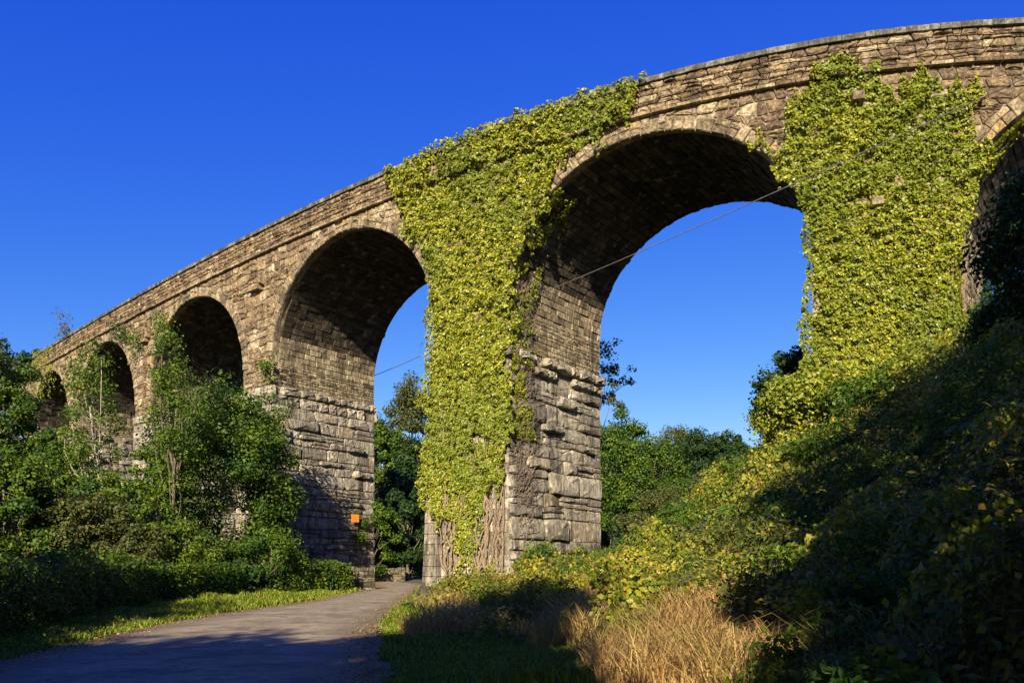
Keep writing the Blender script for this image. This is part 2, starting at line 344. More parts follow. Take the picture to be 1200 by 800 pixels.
# body: front wall behind the stones, soffits, rear wall, deck
mb = MB(); BK = -.035
cols = []
s = S0
brk = sorted([S0, S1]+[sc-a for sc, a in ARCHES if S0 < sc-a < S1]+[sc+a for sc, a in ARCHES if S0 < sc+a < S1])
samples = []
for a, b_ in zip(brk[:-1], brk[1:]):
    mid = (a+b_)/2; inn = arch_z(mid) is not None
    if inn:
        sc, r_ = next(q for q in ARCHES if abs(mid-q[0]) < q[1])
        t0, t1 = math.acos(max(-1, min(1, (a-sc)/r_))), math.acos(max(-1, min(1, (b_-sc)/r_)))
        ss = [sc+r_*math.cos(t0+(t1-t0)*i/36) for i in range(37)]
    else: ss = list(np.linspace(a, b_, 9))
    samples.append((inn, ss))
for inn, ss in samples:
    P_ = []
    for s_ in ss:
        if inn:
            sc, r_ = next(q for q in ARCHES if abs((ss[0]+ss[-1])/2-q[0]) < q[1]); z0 = ZS+RISE*math.sqrt(max(0, 1-((s_-sc)/r_)**2))
        else: z0 = -1.5
        P_.append((s_, z0))
    for (sa, za), (sb, zb) in zip(P_[:-1], P_[1:]):
        mb.add([front(sa, za, BK), front(sb, zb, BK), front(sb, TOP-.1, BK), front(sa, TOP-.1, BK)], [(0, 1, 2, 3)])
        mb.add([front(sa, za, 0, WID), front(sb, zb, 0, WID), front(sb, TOP-.1, 0, WID), front(sa, TOP-.1, 0, WID)], [(3, 2, 1, 0)])
        if inn: mb.add([front(sa, za+.08, BK), front(sb, zb+.08, BK), front(sb, zb+.08, 0, WID), front(sa, za+.08, 0, WID)], [(3, 2, 1, 0)])
        mb.add([front(sa, TOP-1.5, .0, .5), front(sb, TOP-1.5, .0, .5), front(sb, TOP-1.5, 0, WID-.3), front(sa, TOP-1.5, 0, WID-.3)], [(0, 1, 2, 3)])
        mb.add([front(sa, TOP-.12, BK), front(sb, TOP-.12, BK), front(sb, TOP-.12, 0, .5), front(sa, TOP-.12, 0, .5)], [(0, 1, 2, 3)])
for sc, a in ARCHES:
    for sg in (-1, 1):
        s_ = sc+sg*a
        if S0 < s_ < S1:
            s2 = s_+sg*.08
            q = [front(s2, -1.5, BK), front(s2, -1.5, 0, WID), front(s2, ZS+.05, 0, WID), front(s2, ZS+.05, BK)]
            mb.add(q, [(0, 1, 2, 3) if sg < 0 else (3, 2, 1, 0)])
link('wall_core', mb.mesh('wall_core'), M_MORT, VIA)

# --- one block: a polygon in surface coordinates, pushed out along the surface
def block(poly, surf, proud, inset=.05, rough=.03, back=-.1, dome=0.0, grid=False):
    """poly: list of (a,b); surf(a,b,p)->xyz.  returns verts, faces"""
    n = len(poly); cx_ = sum(p[0] for p in poly)/n; cy_ = sum(p[1] for p in poly)/n
    v = [surf(a, b, back) for a, b in poly]
    def ring(k, pr, rg):
        o = []
        for a, b in poly:
            dx, dy = cx_-a, cy_-b; L = math.hypot(dx, dy) or 1; q = min(k, L*.6)
            o.append(surf(a+dx/L*q, b+dy/L*q, pr+random.uniform(-rg, rg)))
        return o
    v += ring(inset*.25, proud*.55, rough*.6); v += ring(inset*1.3, proud, rough)
    f = []
    for k in range(2):
        for i in range(n):
            j = (i+1) % n; f.append((k*n+i, k*n+j, (k+1)*n+j, (k+1)*n+i))
    if dome or grid:
        L = min(max(p[0] for p in poly)-min(p[0] for p in poly), max(p[1] for p in poly)-min(p[1] for p in poly))
        v += ring(L*.30, proud+dome*.7, rough*1.6)
        for i in range(n):
            j = (i+1) % n; f.append((2*n+i, 2*n+j, 3*n+j, 3*n+i))
        v.append(surf(cx_, cy_, proud+dome+random.uniform(-rough, rough))); c_ = 4*n
        for i in range(n): f.append((3*n+i, 3*n+(i+1) % n, c_))
    else:
        v.append(surf(cx_, cy_, proud+random.uniform(-rough*.3, rough))); c_ = 3*n
        for i in range(n): f.append((2*n+i, 2*n+(i+1) % n, c_))
    return v, f
def courses(a0, a1, b0, b1, ch, cw, wob=.05, jit=.10, split=.18, hv=.35, flat_ends=True):
    """irregular courses of blocks -> polygons"""
    out = []; hs = []; z = 0
    while z < (b1-b0): h_ = ch*random.uniform(1-hv, 1+hv); hs.append(h_); z += h_
    k = (b1-b0)/z; zz = [b0]
    for h_ in hs: zz.append(zz[-1]+h_*k)
    nr = len(hs)
    ph = [random.uniform(0, 99) for _ in range(nr+1)]
    def bed(i, a):
        if i == 0 or i == nr: return zz[i]
        return zz[i]+wob*2*(float(vnoise(a*.9+ph[i], ph[i], 0.))-.5)+wob*(float(vnoise(a*3+ph[i], ph[i]+4, 0.))-.5)
    for i in range(nr):
        a = a0; hh = zz[i+1]-zz[i]; j0 = 0; skip = a0
        while a < a1-1e-6:
            w_ = cw*random.uniform(.5, 1.6)*(.7+.6*min(1.4, hh/ch))
            e = a+w_
            if a1-e < cw*.45: e = a1
            j1 = 0 if e >= a1 else random.uniform(-jit, jit)
            m_ = (a+e)/2
            aL0, aL1, aR0, aR1 = a-j0, a+j0, e-j1, e+j1
            if random.random() < split and hh > ch*.7 and w_ > .3:
                t = random.uniform(.35, .65)
                for (lo, hi) in ((0, t), (t, 1)):
                    def B(aa, t_): return bed(i, aa)*(1-t_)+bed(i+1, aa)*t_
                    l0, l1 = aL0+(aL1-aL0)*lo, aL0+(aL1-aL0)*hi; r0, r1 = aR0+(aR1-aR0)*lo, aR0+(aR1-aR0)*hi
                    out.append([(l0, B(l0, lo)), (m_, B(m_, lo)), (r0, B(r0, lo)), (r1, B(r1, hi)), (m_, B(m_, hi)), (l1, B(l1, hi))])
            else:
                P_ = [(aL0, bed(i, aL0)), (m_, bed(i, m_)), (aR0, bed(i, aR0)), (aR1, bed(i+1, aR1)), (m_, bed(i+1, m_)), (aL1, bed(i+1, aL1))]
                out.append(P_)
            a = e; j0 = j1
    return out
def shrink(poly, g):
    n = len(poly); cx_ = sum(p[0] for p in poly)/n; cy_ = sum(p[1] for p in poly)/n; o = []
    xs = [p[0] for p in poly]; ys = [p[1] for p in poly]; wx = (max(xs)-min(xs))/2+1e-6; wy = (max(ys)-min(ys))/2+1e-6
    fx, fy = max(.3, 1-g/wx), max(.3, 1-g/wy)
    for i, (x, y) in enumerate(poly): o.append((cx_+(x-cx_)*fx, cy_+(y-cy_)*fy))
    # knock the corners off
    q = []
    for i in range(n):
        p, a, b = o[i], o[i-1], o[(i+1) % n]
        v1 = (a[0]-p[0], a[1]-p[1]); v2 = (b[0]-p[0], b[1]-p[1]); c_ = v1[0]*v2[0]+v1[1]*v2[1]; L = math.hypot(*v1)*math.hypot(*v2)+1e-9
        if c_/L > -.6:
            k = random.uniform(.10, .26); q.append((p[0]+v1[0]*k*.7, p[1]+v1[1]*k)); q.append((p[0]+v2[0]*k*.7, p[1]+v2[1]*k))
        else: q.append(p)
    return q
def commit(items, name, limit, mat, stuff_name):
    """items: (size_px, verts, faces); the largest become objects, the rest one part"""
    items.sort(key=lambda t: -t[0]); 
    for _, v, f in items[:limit]: link(name, py_mesh(name, v, f), mat, VIA)
    if len(items) > limit:
        m_ = MB()
        for _, v, f in items[limit:]: m_.add(v, f)
        tag(link(stuff_name, m_.mesh(stuff_name), mat, VIA), kind='stuff')
def px_size(v):
    p = v[len(v)//2]; u_, v_ = proj(*p)
    if not (0 < u_ < 1200 and 0 < v_ < 800): return 0
    q = [proj(*k) for k in v]; us = [k[0] for k in q]; vs = [k[1] for k in q]
    return min(max(us)-min(us), 40)*min(max(vs)-min(vs), 40)

RING = .78
def push_out(s_, z, ring):
    for sc, a in ARCHES:
        if z <= ZS:
            if abs(s_-sc) < a+.02: return (sc+math.copysign(a+.02, s_-sc), z)
        else:
            A, B = a+ring, RISE+ring; q = math.hypot((s_-sc)/A, (z-ZS)/B)
            if q < 1 and q > 0: return (sc+(s_-sc)/q, ZS+(z-ZS)/q)
    return (s_, z)
def in_arch(s_, z, ring):
    for sc, a in ARCHES:
        if z <= ZS:
            if abs(s_-sc) < a: return True
        elif math.hypot((s_-sc)/(a+ring), (z-ZS)/(RISE+ring)) < 1: return True
    return False
items = []
# parapet: from the string course up to the coping, standing a hand's breadth proud
PAR = .20
sf_par = lambda a, b, p: front(a, b, PAR+p)
for poly in courses(S0, S1, STR+.02, TOP-.36, .36, .56, .06, .14, .16):
    cx_ = sum(p[0] for p in poly)/len(poly)
    v_, f_ = block(shrink(poly, .018), sf_par, random.uniform(.0, .085), .045, .03, -.2, dome=random.uniform(-.015, .05))
    items.append((px_size(v_), v_, f_))
# string course stones
stc = []
a = S0
while a < S1:
    e = a+random.uniform(.7, 1.5)
    v_, f_ = block([(a+.012, STR-.14), (e-.012, STR-.14), (e-.012, STR+.02), (a+.012, STR+.02)], sf_par, .10+random.uniform(-.015, .02), .03, .015, -.2)
    stc.append((px_size(v_), v_, f_)); a = e
# spandrels
sf = lambda a, b, p: front(a, b, p)
zlow = 9.0
for poly in courses(S0, S1, zlow, STR-.14, .44, .56, .15, .16, .16, .45):
    cx_ = sum(p[0] for p in poly)/len(poly); cy_ = sum(p[1] for p in poly)/len(poly)
    if in_arch(cx_, cy_, RING-.05): continue
    hit = None
    for i, (sc, aa) in enumerate(ARCHES):
        lz = LEDGE[i]
    poly = [push_out(x, z, RING) for x, z in poly]
    if cy_ < 13.2: continue
    q = shrink(poly, .02)
    v_, f_ = block(q, sf, random.uniform(.0, .10), .05, .03, -.18, dome=random.uniform(-.01, .05))
    items.append((px_size(v_), v_, f_))
commit(items, 'stone', 300, M_RUB, 'rubble_stones')
commit(stc, 'string_course_stone', 120, M_RUB, 'string_course_stones')
# arch rings: large voussoirs, butted by a thin lower edge
vo = []
for sc, a in ARCHES:
    n = 47; th = [0]
    for i in range(n): th.append(th[-1]+random.uniform(.6, 1.4))
    th = [math.pi*t/th[-1] for t in th]
    for t0, t1 in zip(th[:-1], th[1:]):
        tm = (t0+t1)/2; g = .0015
        if not (S0+.5 < sc-a*math.cos(tm) < S1-.5): continue
        def pt(t, r): return (sc-(a+r)*math.cos(t), ZS+(RISE+r)*math.sin(t))
        parts = [(0, RING)] if random.random() < .45 else [(0, (m := random.uniform(.3, .5))), (m, RING)]
        for lo, hi in parts:
            hi2 = hi-.02+(random.uniform(-.12, .14) if hi == RING else 0)
            poly = [pt(t0+g, lo+.01), pt(t1-g, lo+.01), pt(t1-g, hi2), pt((t0+t1)/2, hi2+.02), pt(t0+g, hi2)]
            mx = max(p[1] for p in poly)
            if mx > STR-.16: poly = [(x, min(z, STR-.16)) for x, z in poly]
            v_, f_ = block(poly, sf, .06+random.uniform(-.01, .07), .05, .035, -.25, dome=random.uniform(-.01, .03))
            vo.append((px_size(v_), v_, f_))
commit(vo, 'voussoir', 300, M_RING, 'voussoirs')
# coping
cp = []
a = S0+.2
i = 0
while a < S1-.3:
    e = a+random.uniform(.42, .56); g = .008
    z0, z1 = TOP-.34+random.uniform(-.008, .008), TOP+.0+random.uniform(-.012, .012); p0, dq = PAR+.17+random.uniform(-.01, .015), .75
    c8 = []
    for (ss, pp, dd, zz) in ((a+g, p0, 0, z0), (e-g, p0, 0, z0), (e-g, 0, dq, z0), (a+g, 0, dq, z0), (a+g, p0-.0, 0, z1-.1), (e-g, p0, 0, z1-.1), (e-g, 0, dq, z1-.1), (a+g, 0, dq, z1-.1),
                             (a+g+.02, p0-.12, .0, z1), (e-g-.02, p0-.12, 0, z1), (e-g-.02, -.1, dq, z1), (a+g+.02, -.1, dq, z1)):
        c8.append(front(ss, zz, pp, dd))
    f_ = [(3, 2, 1, 0), (0, 1, 5, 4), (1, 2, 6, 5), (2, 3, 7, 6), (3, 0, 4, 7), (4, 5, 9, 8), (5, 6, 10, 9), (6, 7, 11, 10), (7, 4, 8, 11), (8, 9, 10, 11)]
    u_, v__ = proj(*c8[0]); cp.append(((1e4-a if 0 < u_ < 1205 else 0)*0+(a+200 if 0 < u_ < 1205 else 0), c8, f_)); a = e
commit(cp, 'coping_stone', 300, M_COPE, 'coping_stones')
# corbels: pairs of projecting slabs above the piers
for sc_, zz, wd in ((float(np.interp(302, _uu, _S)), 22.9, 1.5), (float(np.interp(172, _uu, _S)), 22.6, 1.3), (float(np.interp(88, _uu, _S)), 22.4, 1.2)):
    v_, f_ = block([(sc_-wd/2, zz), (sc_+wd/2, zz), (sc_+wd/2, zz+.32), (sc_-wd/2, zz+.32)], sf, .50, .03, .02, -.1)
    link('corbel', py_mesh('corbel', v_, f_), M_RUB, VIA)
    v_, f_ = block([(sc_+wd/2-.05, zz+.34), (sc_+wd/2+.32, zz+.34), (sc_+wd/2+.32, zz+1.2), (sc_+wd/2-.05, zz+1.2)], sf, .46, .03, .02, -.1)
    link('corbel', py_mesh('corbel', v_, f_), M_RUB, VIA)

for u_, v_ in ((1026, 240), (1004, 118)):
    s_ = float(np.interp(u_, _uu, _S)); z_ = EYE+(V0-v_)/FPX*float(np.interp(u_, _uu, _Y))
    b_, f_ = block([(s_-.3, z_-.22), (s_+.3, z_-.22), (s_+.3, z_+.22), (s_-.3, z_+.22)], sf, .52, .04, .03, -.1)
    link('corbel', py_mesh('corbel', b_, f_), M_RING, VIA)
# piers: side faces that look to the right, lower stage of big rock-faced blocks on a batter
def batter(z, zl): return .10+.028*max(0, zl-z)
side_items = []; lo_items = []; led_items = []; ash = []
def pier_side(s_edge, zl, big):
    def up(d, z, p): return front(s_edge+p, z, 0, d)                 # upper jamb, flush with the barrel
    for poly in courses(0.02, WID-.02, zl+.35, ZS+.02, .24 if not big else .3, .5, .03, .06, .2):
        v_, f_ = block(shrink(poly, .012), up, random.uniform(0, .06), .03, .02, -.14)
        side_items.append((px_size(v_), v_, f_))
    def low(d, z, p):
        b = batter(z, zl); t = max(0, min(1, d/WID)); return front(s_edge+b*(1-.75*t)+p, z, b*(1-t), d+b*.0)
    for poly in courses(-.02, WID, -1.2, zl-1.15, 1.0 if big else .72, 1.7 if big else 1.25, .08, .16, .22, .5):
        cz = sum(q[1] for q in poly)/len(poly); cd = sum(q[0] for q in poly)/len(poly)
        edge = cd > WID-1.2 or cd < .8
        xs = [q[0] for q in poly]; zs_ = [q[1] for q in poly]; area = (max(xs)-min(xs))*(max(zs_)-min(zs_))
        pr = random.uniform(.03, .10) if edge else random.uniform(.03, .13)+(.36*random.random()**2.2 if area > 1.0 else 0)
        v_, f_ = block(shrink(poly, .02), low, pr*.75, .045, .035 if not edge else .02, -.25, dome=pr*.4)
        lo_items.append((px_size(v_), v_, f_))
    # corbelled ledge in two courses with stones fallen out of it
    for (za, zb, pa, pb) in (((zl-.35, zl+.3, .34, .58), (zl-.95, zl-.40, .14, .34)) if big else ((zl-.30, zl+.35, .14, .34), (zl-1.15, zl-.34, .05, .16))):
        d = -.45
        while d < WID+.1:
            e = min(d+random.uniform(.8, 1.9), WID+.15)
            if random.random() > .10:
                def lf(dd, zz, p): return front(s_edge+.05+p, zz, 0, dd)
                h_ = random.uniform(-.08, .06)
                v_, f_ = block(shrink([(d, za-h_), ((d+e)/2, za+random.uniform(-.06, .06)), (e, za+h_*.5), (e, zb), ((d+e)/2, zb+.04), (d, zb-abs(h_))], .015), lf, random.uniform(pa, pb), .09, .07, -.2, dome=.05)
                led_items.append((px_size(v_), v_, f_))
            d = e
def pier_front(sa, sb, zl):
    def ff(s_, z, p):
        b = batter(z, zl); t = (s_-sa)/(sb-sa); return front(sa-b+(sb-sa+2*b)*t, z, b+p)
    for poly in courses(sa, sb, -1.2, zl-1.15, .68, 1.05, .0, .0, .0, .12):
        v_, f_ = block(shrink(poly, .012) if False else [(x+(.012 if x < sum(q[0] for q in poly)/6 else -.012), z+(.01 if z < sum(q[1] for q in poly)/6 else -.01)) for x, z in poly], ff, random.uniform(.02, .05), .02, .006, -.3)
        ash.append((px_size(v_), v_, f_))
    for (za, zb, pa, pb) in ((zl-.42, zl+.35, .16, .24), (zl-1.15, zl-.46, .08, .14)):
        d = sa-.2
        while d < sb+.2:
            e = min(d+random.uniform(.8, 1.7), sb+.2)
            v_, f_ = block(shrink([(d, za), (e, za), (e, zb), (d, zb)], .015), sf, random.uniform(pa, pb), .07, .04, -.2)
            led_items.append((px_size(v_), v_, f_)); d = e
def pier_left(s_edge, zl):
    # the return face on the left of a pier, mostly turned away
    mb_ = MB()
    for z in np.arange(-1.5, zl-1.15, .8):
        b0, b1 = batter(z, zl), batter(z+.8, zl)
        mb_.add([front(s_edge-b0, z, b0-.05), front(s_edge-b1, z+.8, b1-.05), front(s_edge-b1, z+.8, 0, WID), front(s_edge-b0, z, 0, WID)], [(0, 1, 2, 3)])
    return mb_
core = MB()
for i in range(1, len(ARCHES)):
    sa = ARCHES[i-1][0]+ARCHES[i-1][1]; sb = ARCHES[i][0]-ARCHES[i][1]; zl = LEDGE[i]
    m_ = pier_left(sa, zl); core.add(m_.v, m_.f)
    # lower core
    for z in np.arange(-1.5, zl-.4, 1.):
        b0, b1 = batter(z, zl)-.12, batter(z+1, zl)-.12
        core.add([front(sa-b0, z, b0), front(sb+b0, z, b0), front(sb+b1, z+1, b1), front(sa-b1, z+1, b1)], [(0, 1, 2, 3)])
        core.add([front(sb+b0*1, z, b0), front(sb+b0*.25, z, 0, WID-.05), front(sb+b1*.25, z+1, 0, WID-.05), front(sb+b1*1, z+1, b1)], [(0, 1, 2, 3)])
    if i >= 2:
        pier_front(sa, sb, zl)
        pier_side(sb, zl, i >= 5)
tag(link('pier_core', core.mesh('pier_core'), M_MORT, VIA), kind='stuff')
commit(lo_items, 'rock_faced_block', 300, M_ROCK, 'rock_faced_blocks')
commit(led_items, 'ledge_stone', 120, M_ROCK, 'ledge_stones')
commit(ash, 'ashlar_block', 200, M_ROCK, 'ashlar_blocks')
commit(side_items, 'jamb_stone', 300, M_JAMB, 'jamb_stones')
# soffits: thin courses of stone lining each barrel
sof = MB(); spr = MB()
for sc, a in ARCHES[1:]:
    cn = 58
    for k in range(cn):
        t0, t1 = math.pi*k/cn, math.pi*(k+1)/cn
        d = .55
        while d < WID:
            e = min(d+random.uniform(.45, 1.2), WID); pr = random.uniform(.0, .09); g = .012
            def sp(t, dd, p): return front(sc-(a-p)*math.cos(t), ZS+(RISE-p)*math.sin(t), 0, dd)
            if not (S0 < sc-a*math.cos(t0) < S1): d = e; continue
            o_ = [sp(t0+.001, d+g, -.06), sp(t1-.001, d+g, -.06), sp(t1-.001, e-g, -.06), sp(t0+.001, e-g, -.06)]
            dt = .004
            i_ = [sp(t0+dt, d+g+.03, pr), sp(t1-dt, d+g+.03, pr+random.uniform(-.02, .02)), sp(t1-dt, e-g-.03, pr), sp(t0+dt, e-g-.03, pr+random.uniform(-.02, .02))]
            (spr if (k < 5 or k > cn-6) else sof).add(o_+i_, [(3, 2, 6, 7)[::1], (0, 1, 5, 4)[::-1], (1, 2, 6, 5)[::-1], (3, 0, 4, 7)[::-1], (4, 5, 6, 7)[::-1]])  # lowest courses get the paler jamb colour: sunlight reaching into the barrel, painted in
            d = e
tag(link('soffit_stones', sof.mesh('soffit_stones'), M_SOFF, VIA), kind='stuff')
tag(link('springing_stones', spr.mesh('springing_stones'), M_JAMB, VIA), kind='stuff')

# ------------------------------------------------------------------ foliage tools
def leaves(P_, Nrm, size, aspect=.75, fold=.25, spin=None):
    """one folded diamond per point: P (n,3), normals (n,3), size (n,)"""
    n = len(P_); Nrm = Nrm/np.maximum(np.linalg.norm(Nrm, axis=1, keepdims=True), 1e-6)
    ref = rng.normal(size=(n, 3)) if spin is None else spin+rng.normal(size=(n, 3))*.35
    T = np.cross(Nrm, np.cross(ref, Nrm)); T /= np.maximum(np.linalg.norm(T, axis=1, keepdims=True), 1e-6)
    B = np.cross(Nrm, T); s_ = size[:, None]
    a = P_-T*s_*.5; c = P_+T*s_*.5
    b = P_+B*s_*.5*aspect+Nrm*s_*fold-T*s_*.08; d = P_-B*s_*.5*aspect+Nrm*s_*fold-T*s_*.08
    V = np.stack([a, b, c, d], 1).reshape(-1, 3); i = np.arange(n)*4
    F_ = np.stack([i, i+1, i+2, i, i+2, i+3], 1).reshape(-1, 3)
    return V, F_
def blades(P_, Hh, lean, width):
    """bent grass blades"""
    n = len(P_); az_ = rng.uniform(0, 2*np.pi, n); dr = np.stack([np.cos(az_), np.sin(az_), np.zeros(n)], 1)
    sd = np.stack([-dr[:, 1], dr[:, 0], np.zeros(n)], 1)*width[:, None]
    sd = np.where(rng.random((n, 1)) < .5, sd, np.stack([np.ones(n), rng.normal(size=n)*.3, np.zeros(n)], 1)*width[:, None])
    up = np.array([0, 0, 1.])
    m1 = P_+up*Hh[:, None]*.55+dr*(lean*Hh)[:, None]*.22; m2 = P_+up*Hh[:, None]*(.9)+dr*(lean*Hh)[:, None]*.65
    tp = P_+up*(Hh*(1-.25*lean))[:, None]+dr*(lean*Hh)[:, None]*1.05
    V = np.stack([P_-sd, P_+sd, m1-sd*.8, m1+sd*.8, m2-sd*.5, m2+sd*.5, tp], 1).reshape(-1, 3); i = np.arange(n)*7
    F_ = np.stack([i, i+1, i+3, i, i+3, i+2, i+2, i+3, i+5, i+2, i+5, i+4, i+4, i+5, i+6], 1).reshape(-1, 3)
    return V, F_
def tube(pts, rad, n=6):
    v, f = [], []; m_ = len(pts)
    for k in range(m_):
        a = Vector(pts[max(k-1, 0)]); b = Vector(pts[min(k+1, m_-1)]); t = (b-a)
        t = t.normalized() if t.length > 1e-6 else Vector((0, 0, 1))
        x = t.cross(Vector((0, 0, 1)) if abs(t.z) < .9 else Vector((1, 0, 0))).normalized(); y = t.cross(x)
        for j in range(n):
            q = 2*math.pi*j/n; v.append(tuple(Vector(pts[k])+(x*math.cos(q)+y*math.sin(q))*rad[k]))
    for k in range(m_-1):
        for j in range(n): f.append((k*n+j, k*n+(j+1) % n, (k+1)*n+(j+1) % n, (k+1)*n+j))
    v.append(tuple(pts[-1])); e = len(v)-1
    for j in range(n): f.append(((m_-1)*n+j, (m_-1)*n+(j+1) % n, e))
    return v, f
def limb(p0, p1, r0, r1, bend=.12, seg=6, droop=0.):
    p0, p1 = np.array(p0, float), np.array(p1, float); L = np.linalg.norm(p1-p0)
    o1, o2 = rng.normal(size=3)*bend*L, rng.normal(size=3)*bend*L; pts, rr = [], []
    for k in range(seg+1):
        t = k/seg; p = p0*(1-t)+p1*t+o1*math.sin(math.pi*t)*.6+o2*math.sin(2*math.pi*t)*.35
        p[2] += droop*L*math.sin(math.pi*t); pts.append(tuple(p)); rr.append(r0+(r1-r0)*t)
    return pts, rr
def tree(name, label, x, y, h, rad, mat, bark=None, nleaf=9000, leaf=.26, clumps=60, base=.25, cat='tree', group=None, z=None, tops=None, sparse=1.0, lean=(0, 0), limbs_n=10, squash=.8, cr=None, thin=1.0):
    z = H1(x, y)-.1 if z is None else z
    root = empty(name, (x, y, z), label, cat, group); bark = bark or M_BARK
    r0 = max(.04, h*.016)*thin; top = np.array([x+lean[0], y+lean[1], z+h*.72])
    tb = MB(); pts, rr = limb((x, y, z-.2), top, r0*1.3, r0*.35, .035, 8); tv = tube(pts, rr, 8); tb.add(*tv)
    P_, Nn, Sz = [], [], []
    c0 = np.array([x+lean[0]*.7, y+lean[1]*.7, z+h*(base+1)/2]); hz = h*(1-base)/2
    cl = []
    for k in range(clumps):
        for _ in range(20):
            u_ = rng.normal(size=3); u_ /= np.linalg.norm(u_)
            q = rng.uniform(.35, 1.0)**.6
            wv = rad*(.82+.36*float(fbm(u_[0]*1.7+x, u_[1]*1.7+y, u_[2]*1.7)))
            p = c0+np.array([u_[0]*wv, u_[1]*wv, u_[2]*hz])*q
            if p[2] > z+.3: break
        cl.append((p, q))
    lb = MB(); order = rng.permutation(len(cl)); mains = []
    for k in range(min(limbs_n, len(cl))):
        p, q = cl[order[k]]; t = np.clip((p[2]-z)/h*.75, .18, .95)*8; i = int(t); st = np.array(pts[min(i, len(pts)-1)])
        a, b_ = limb(st, p, r0*.42, r0*.12, .08, 5, -.05); lb.add(*tube(a, b_, 5)); mains.append(a)
    for k in range(limbs_n, len(cl)):
        p, q = cl[order[k]]; m_ = mains[int(rng.integers(len(mains)))] if mains else pts
        best = min((mm for mm in mains), key=lambda mm: min(np.linalg.norm(np.array(w_)-p) for w_ in mm)) if mains else pts
        st = min(best, key=lambda w_: np.linalg.norm(np.array(w_)-p)); a, b_ = limb(st, p, r0*.13, r0*.05, .08, 3); lb.add(*tube(a, b_, 4))
    link('trunk', tb.mesh('trunk'), bark, root, True); link('limbs', lb.mesh('limbs'), bark, root, True)['kind'] = 'stuff'
    per = max(6, int(nleaf/len(cl))); cR = cr or rad*.30
    for p, q in cl:
        n = int(per*rng.uniform(.6, 1.4)); d = rng.normal(size=(n, 3)); d /= np.linalg.norm(d, axis=1, keepdims=True)
        rr_ = cR*rng.uniform(.7, 1.25)*rng.random((n, 1))**.40*sparse
        lumps = (.75+.5*vnoise(d[:, 0]*2+p[0], d[:, 1]*2+p[1], d[:, 2]*2+p[2]))[:, None]
        o = d*rr_*lumps; o[:, 2] *= squash
        o[:, 2] -= .15*cR*(np.abs(d[:, 0])+np.abs(d[:, 1]))
        P_.append(p+o); nn = d*.9+np.array([0, 0, .4])+rng.normal(size=(n, 3))*.55; Nn.append(nn); Sz.append(leaf*rng.uniform(.6, 1.3, n))
    P_, Nn, Sz = np.concatenate(P_), np.concatenate(Nn), np.concatenate(Sz)
    lo_ = P_[:, 2] < z+3.5; k = np.ones(len(P_), bool); k[lo_] = P_[lo_, 2] > height(P_[lo_, 0], P_[lo_, 1])+.05; P_, Nn, Sz = P_[k], Nn[k], Sz[k]
    V, F_ = leaves(P_, Nn, Sz, .7, .12)
    tag(link('crown', np_mesh('crown', V, F_), mat, root), kind='stuff'); return root
def inpoly(u_, v_, poly):
    c = np.zeros(len(u_), bool); n = len(poly)
    for i in range(n):
        x1, y1 = poly[i]; x2, y2 = poly[(i+1) % n]
        if y1 == y2: continue
        m_ = ((y1 > v_) != (y2 > v_)) & (u_ < (x2-x1)*(v_-y1)/(y2-y1)+x1); c ^= m_
    return c
def vfront(s_, z, p, d=0.0):
    x = np.interp(s_, _sg, _cx)+p*np.interp(s_, _sg, _nx)+d*DX; y = np.interp(s_, _sg, _cy)+p*np.interp(s_, _sg, _ny)+d*DY
    return np.stack([x, y, z], 1)

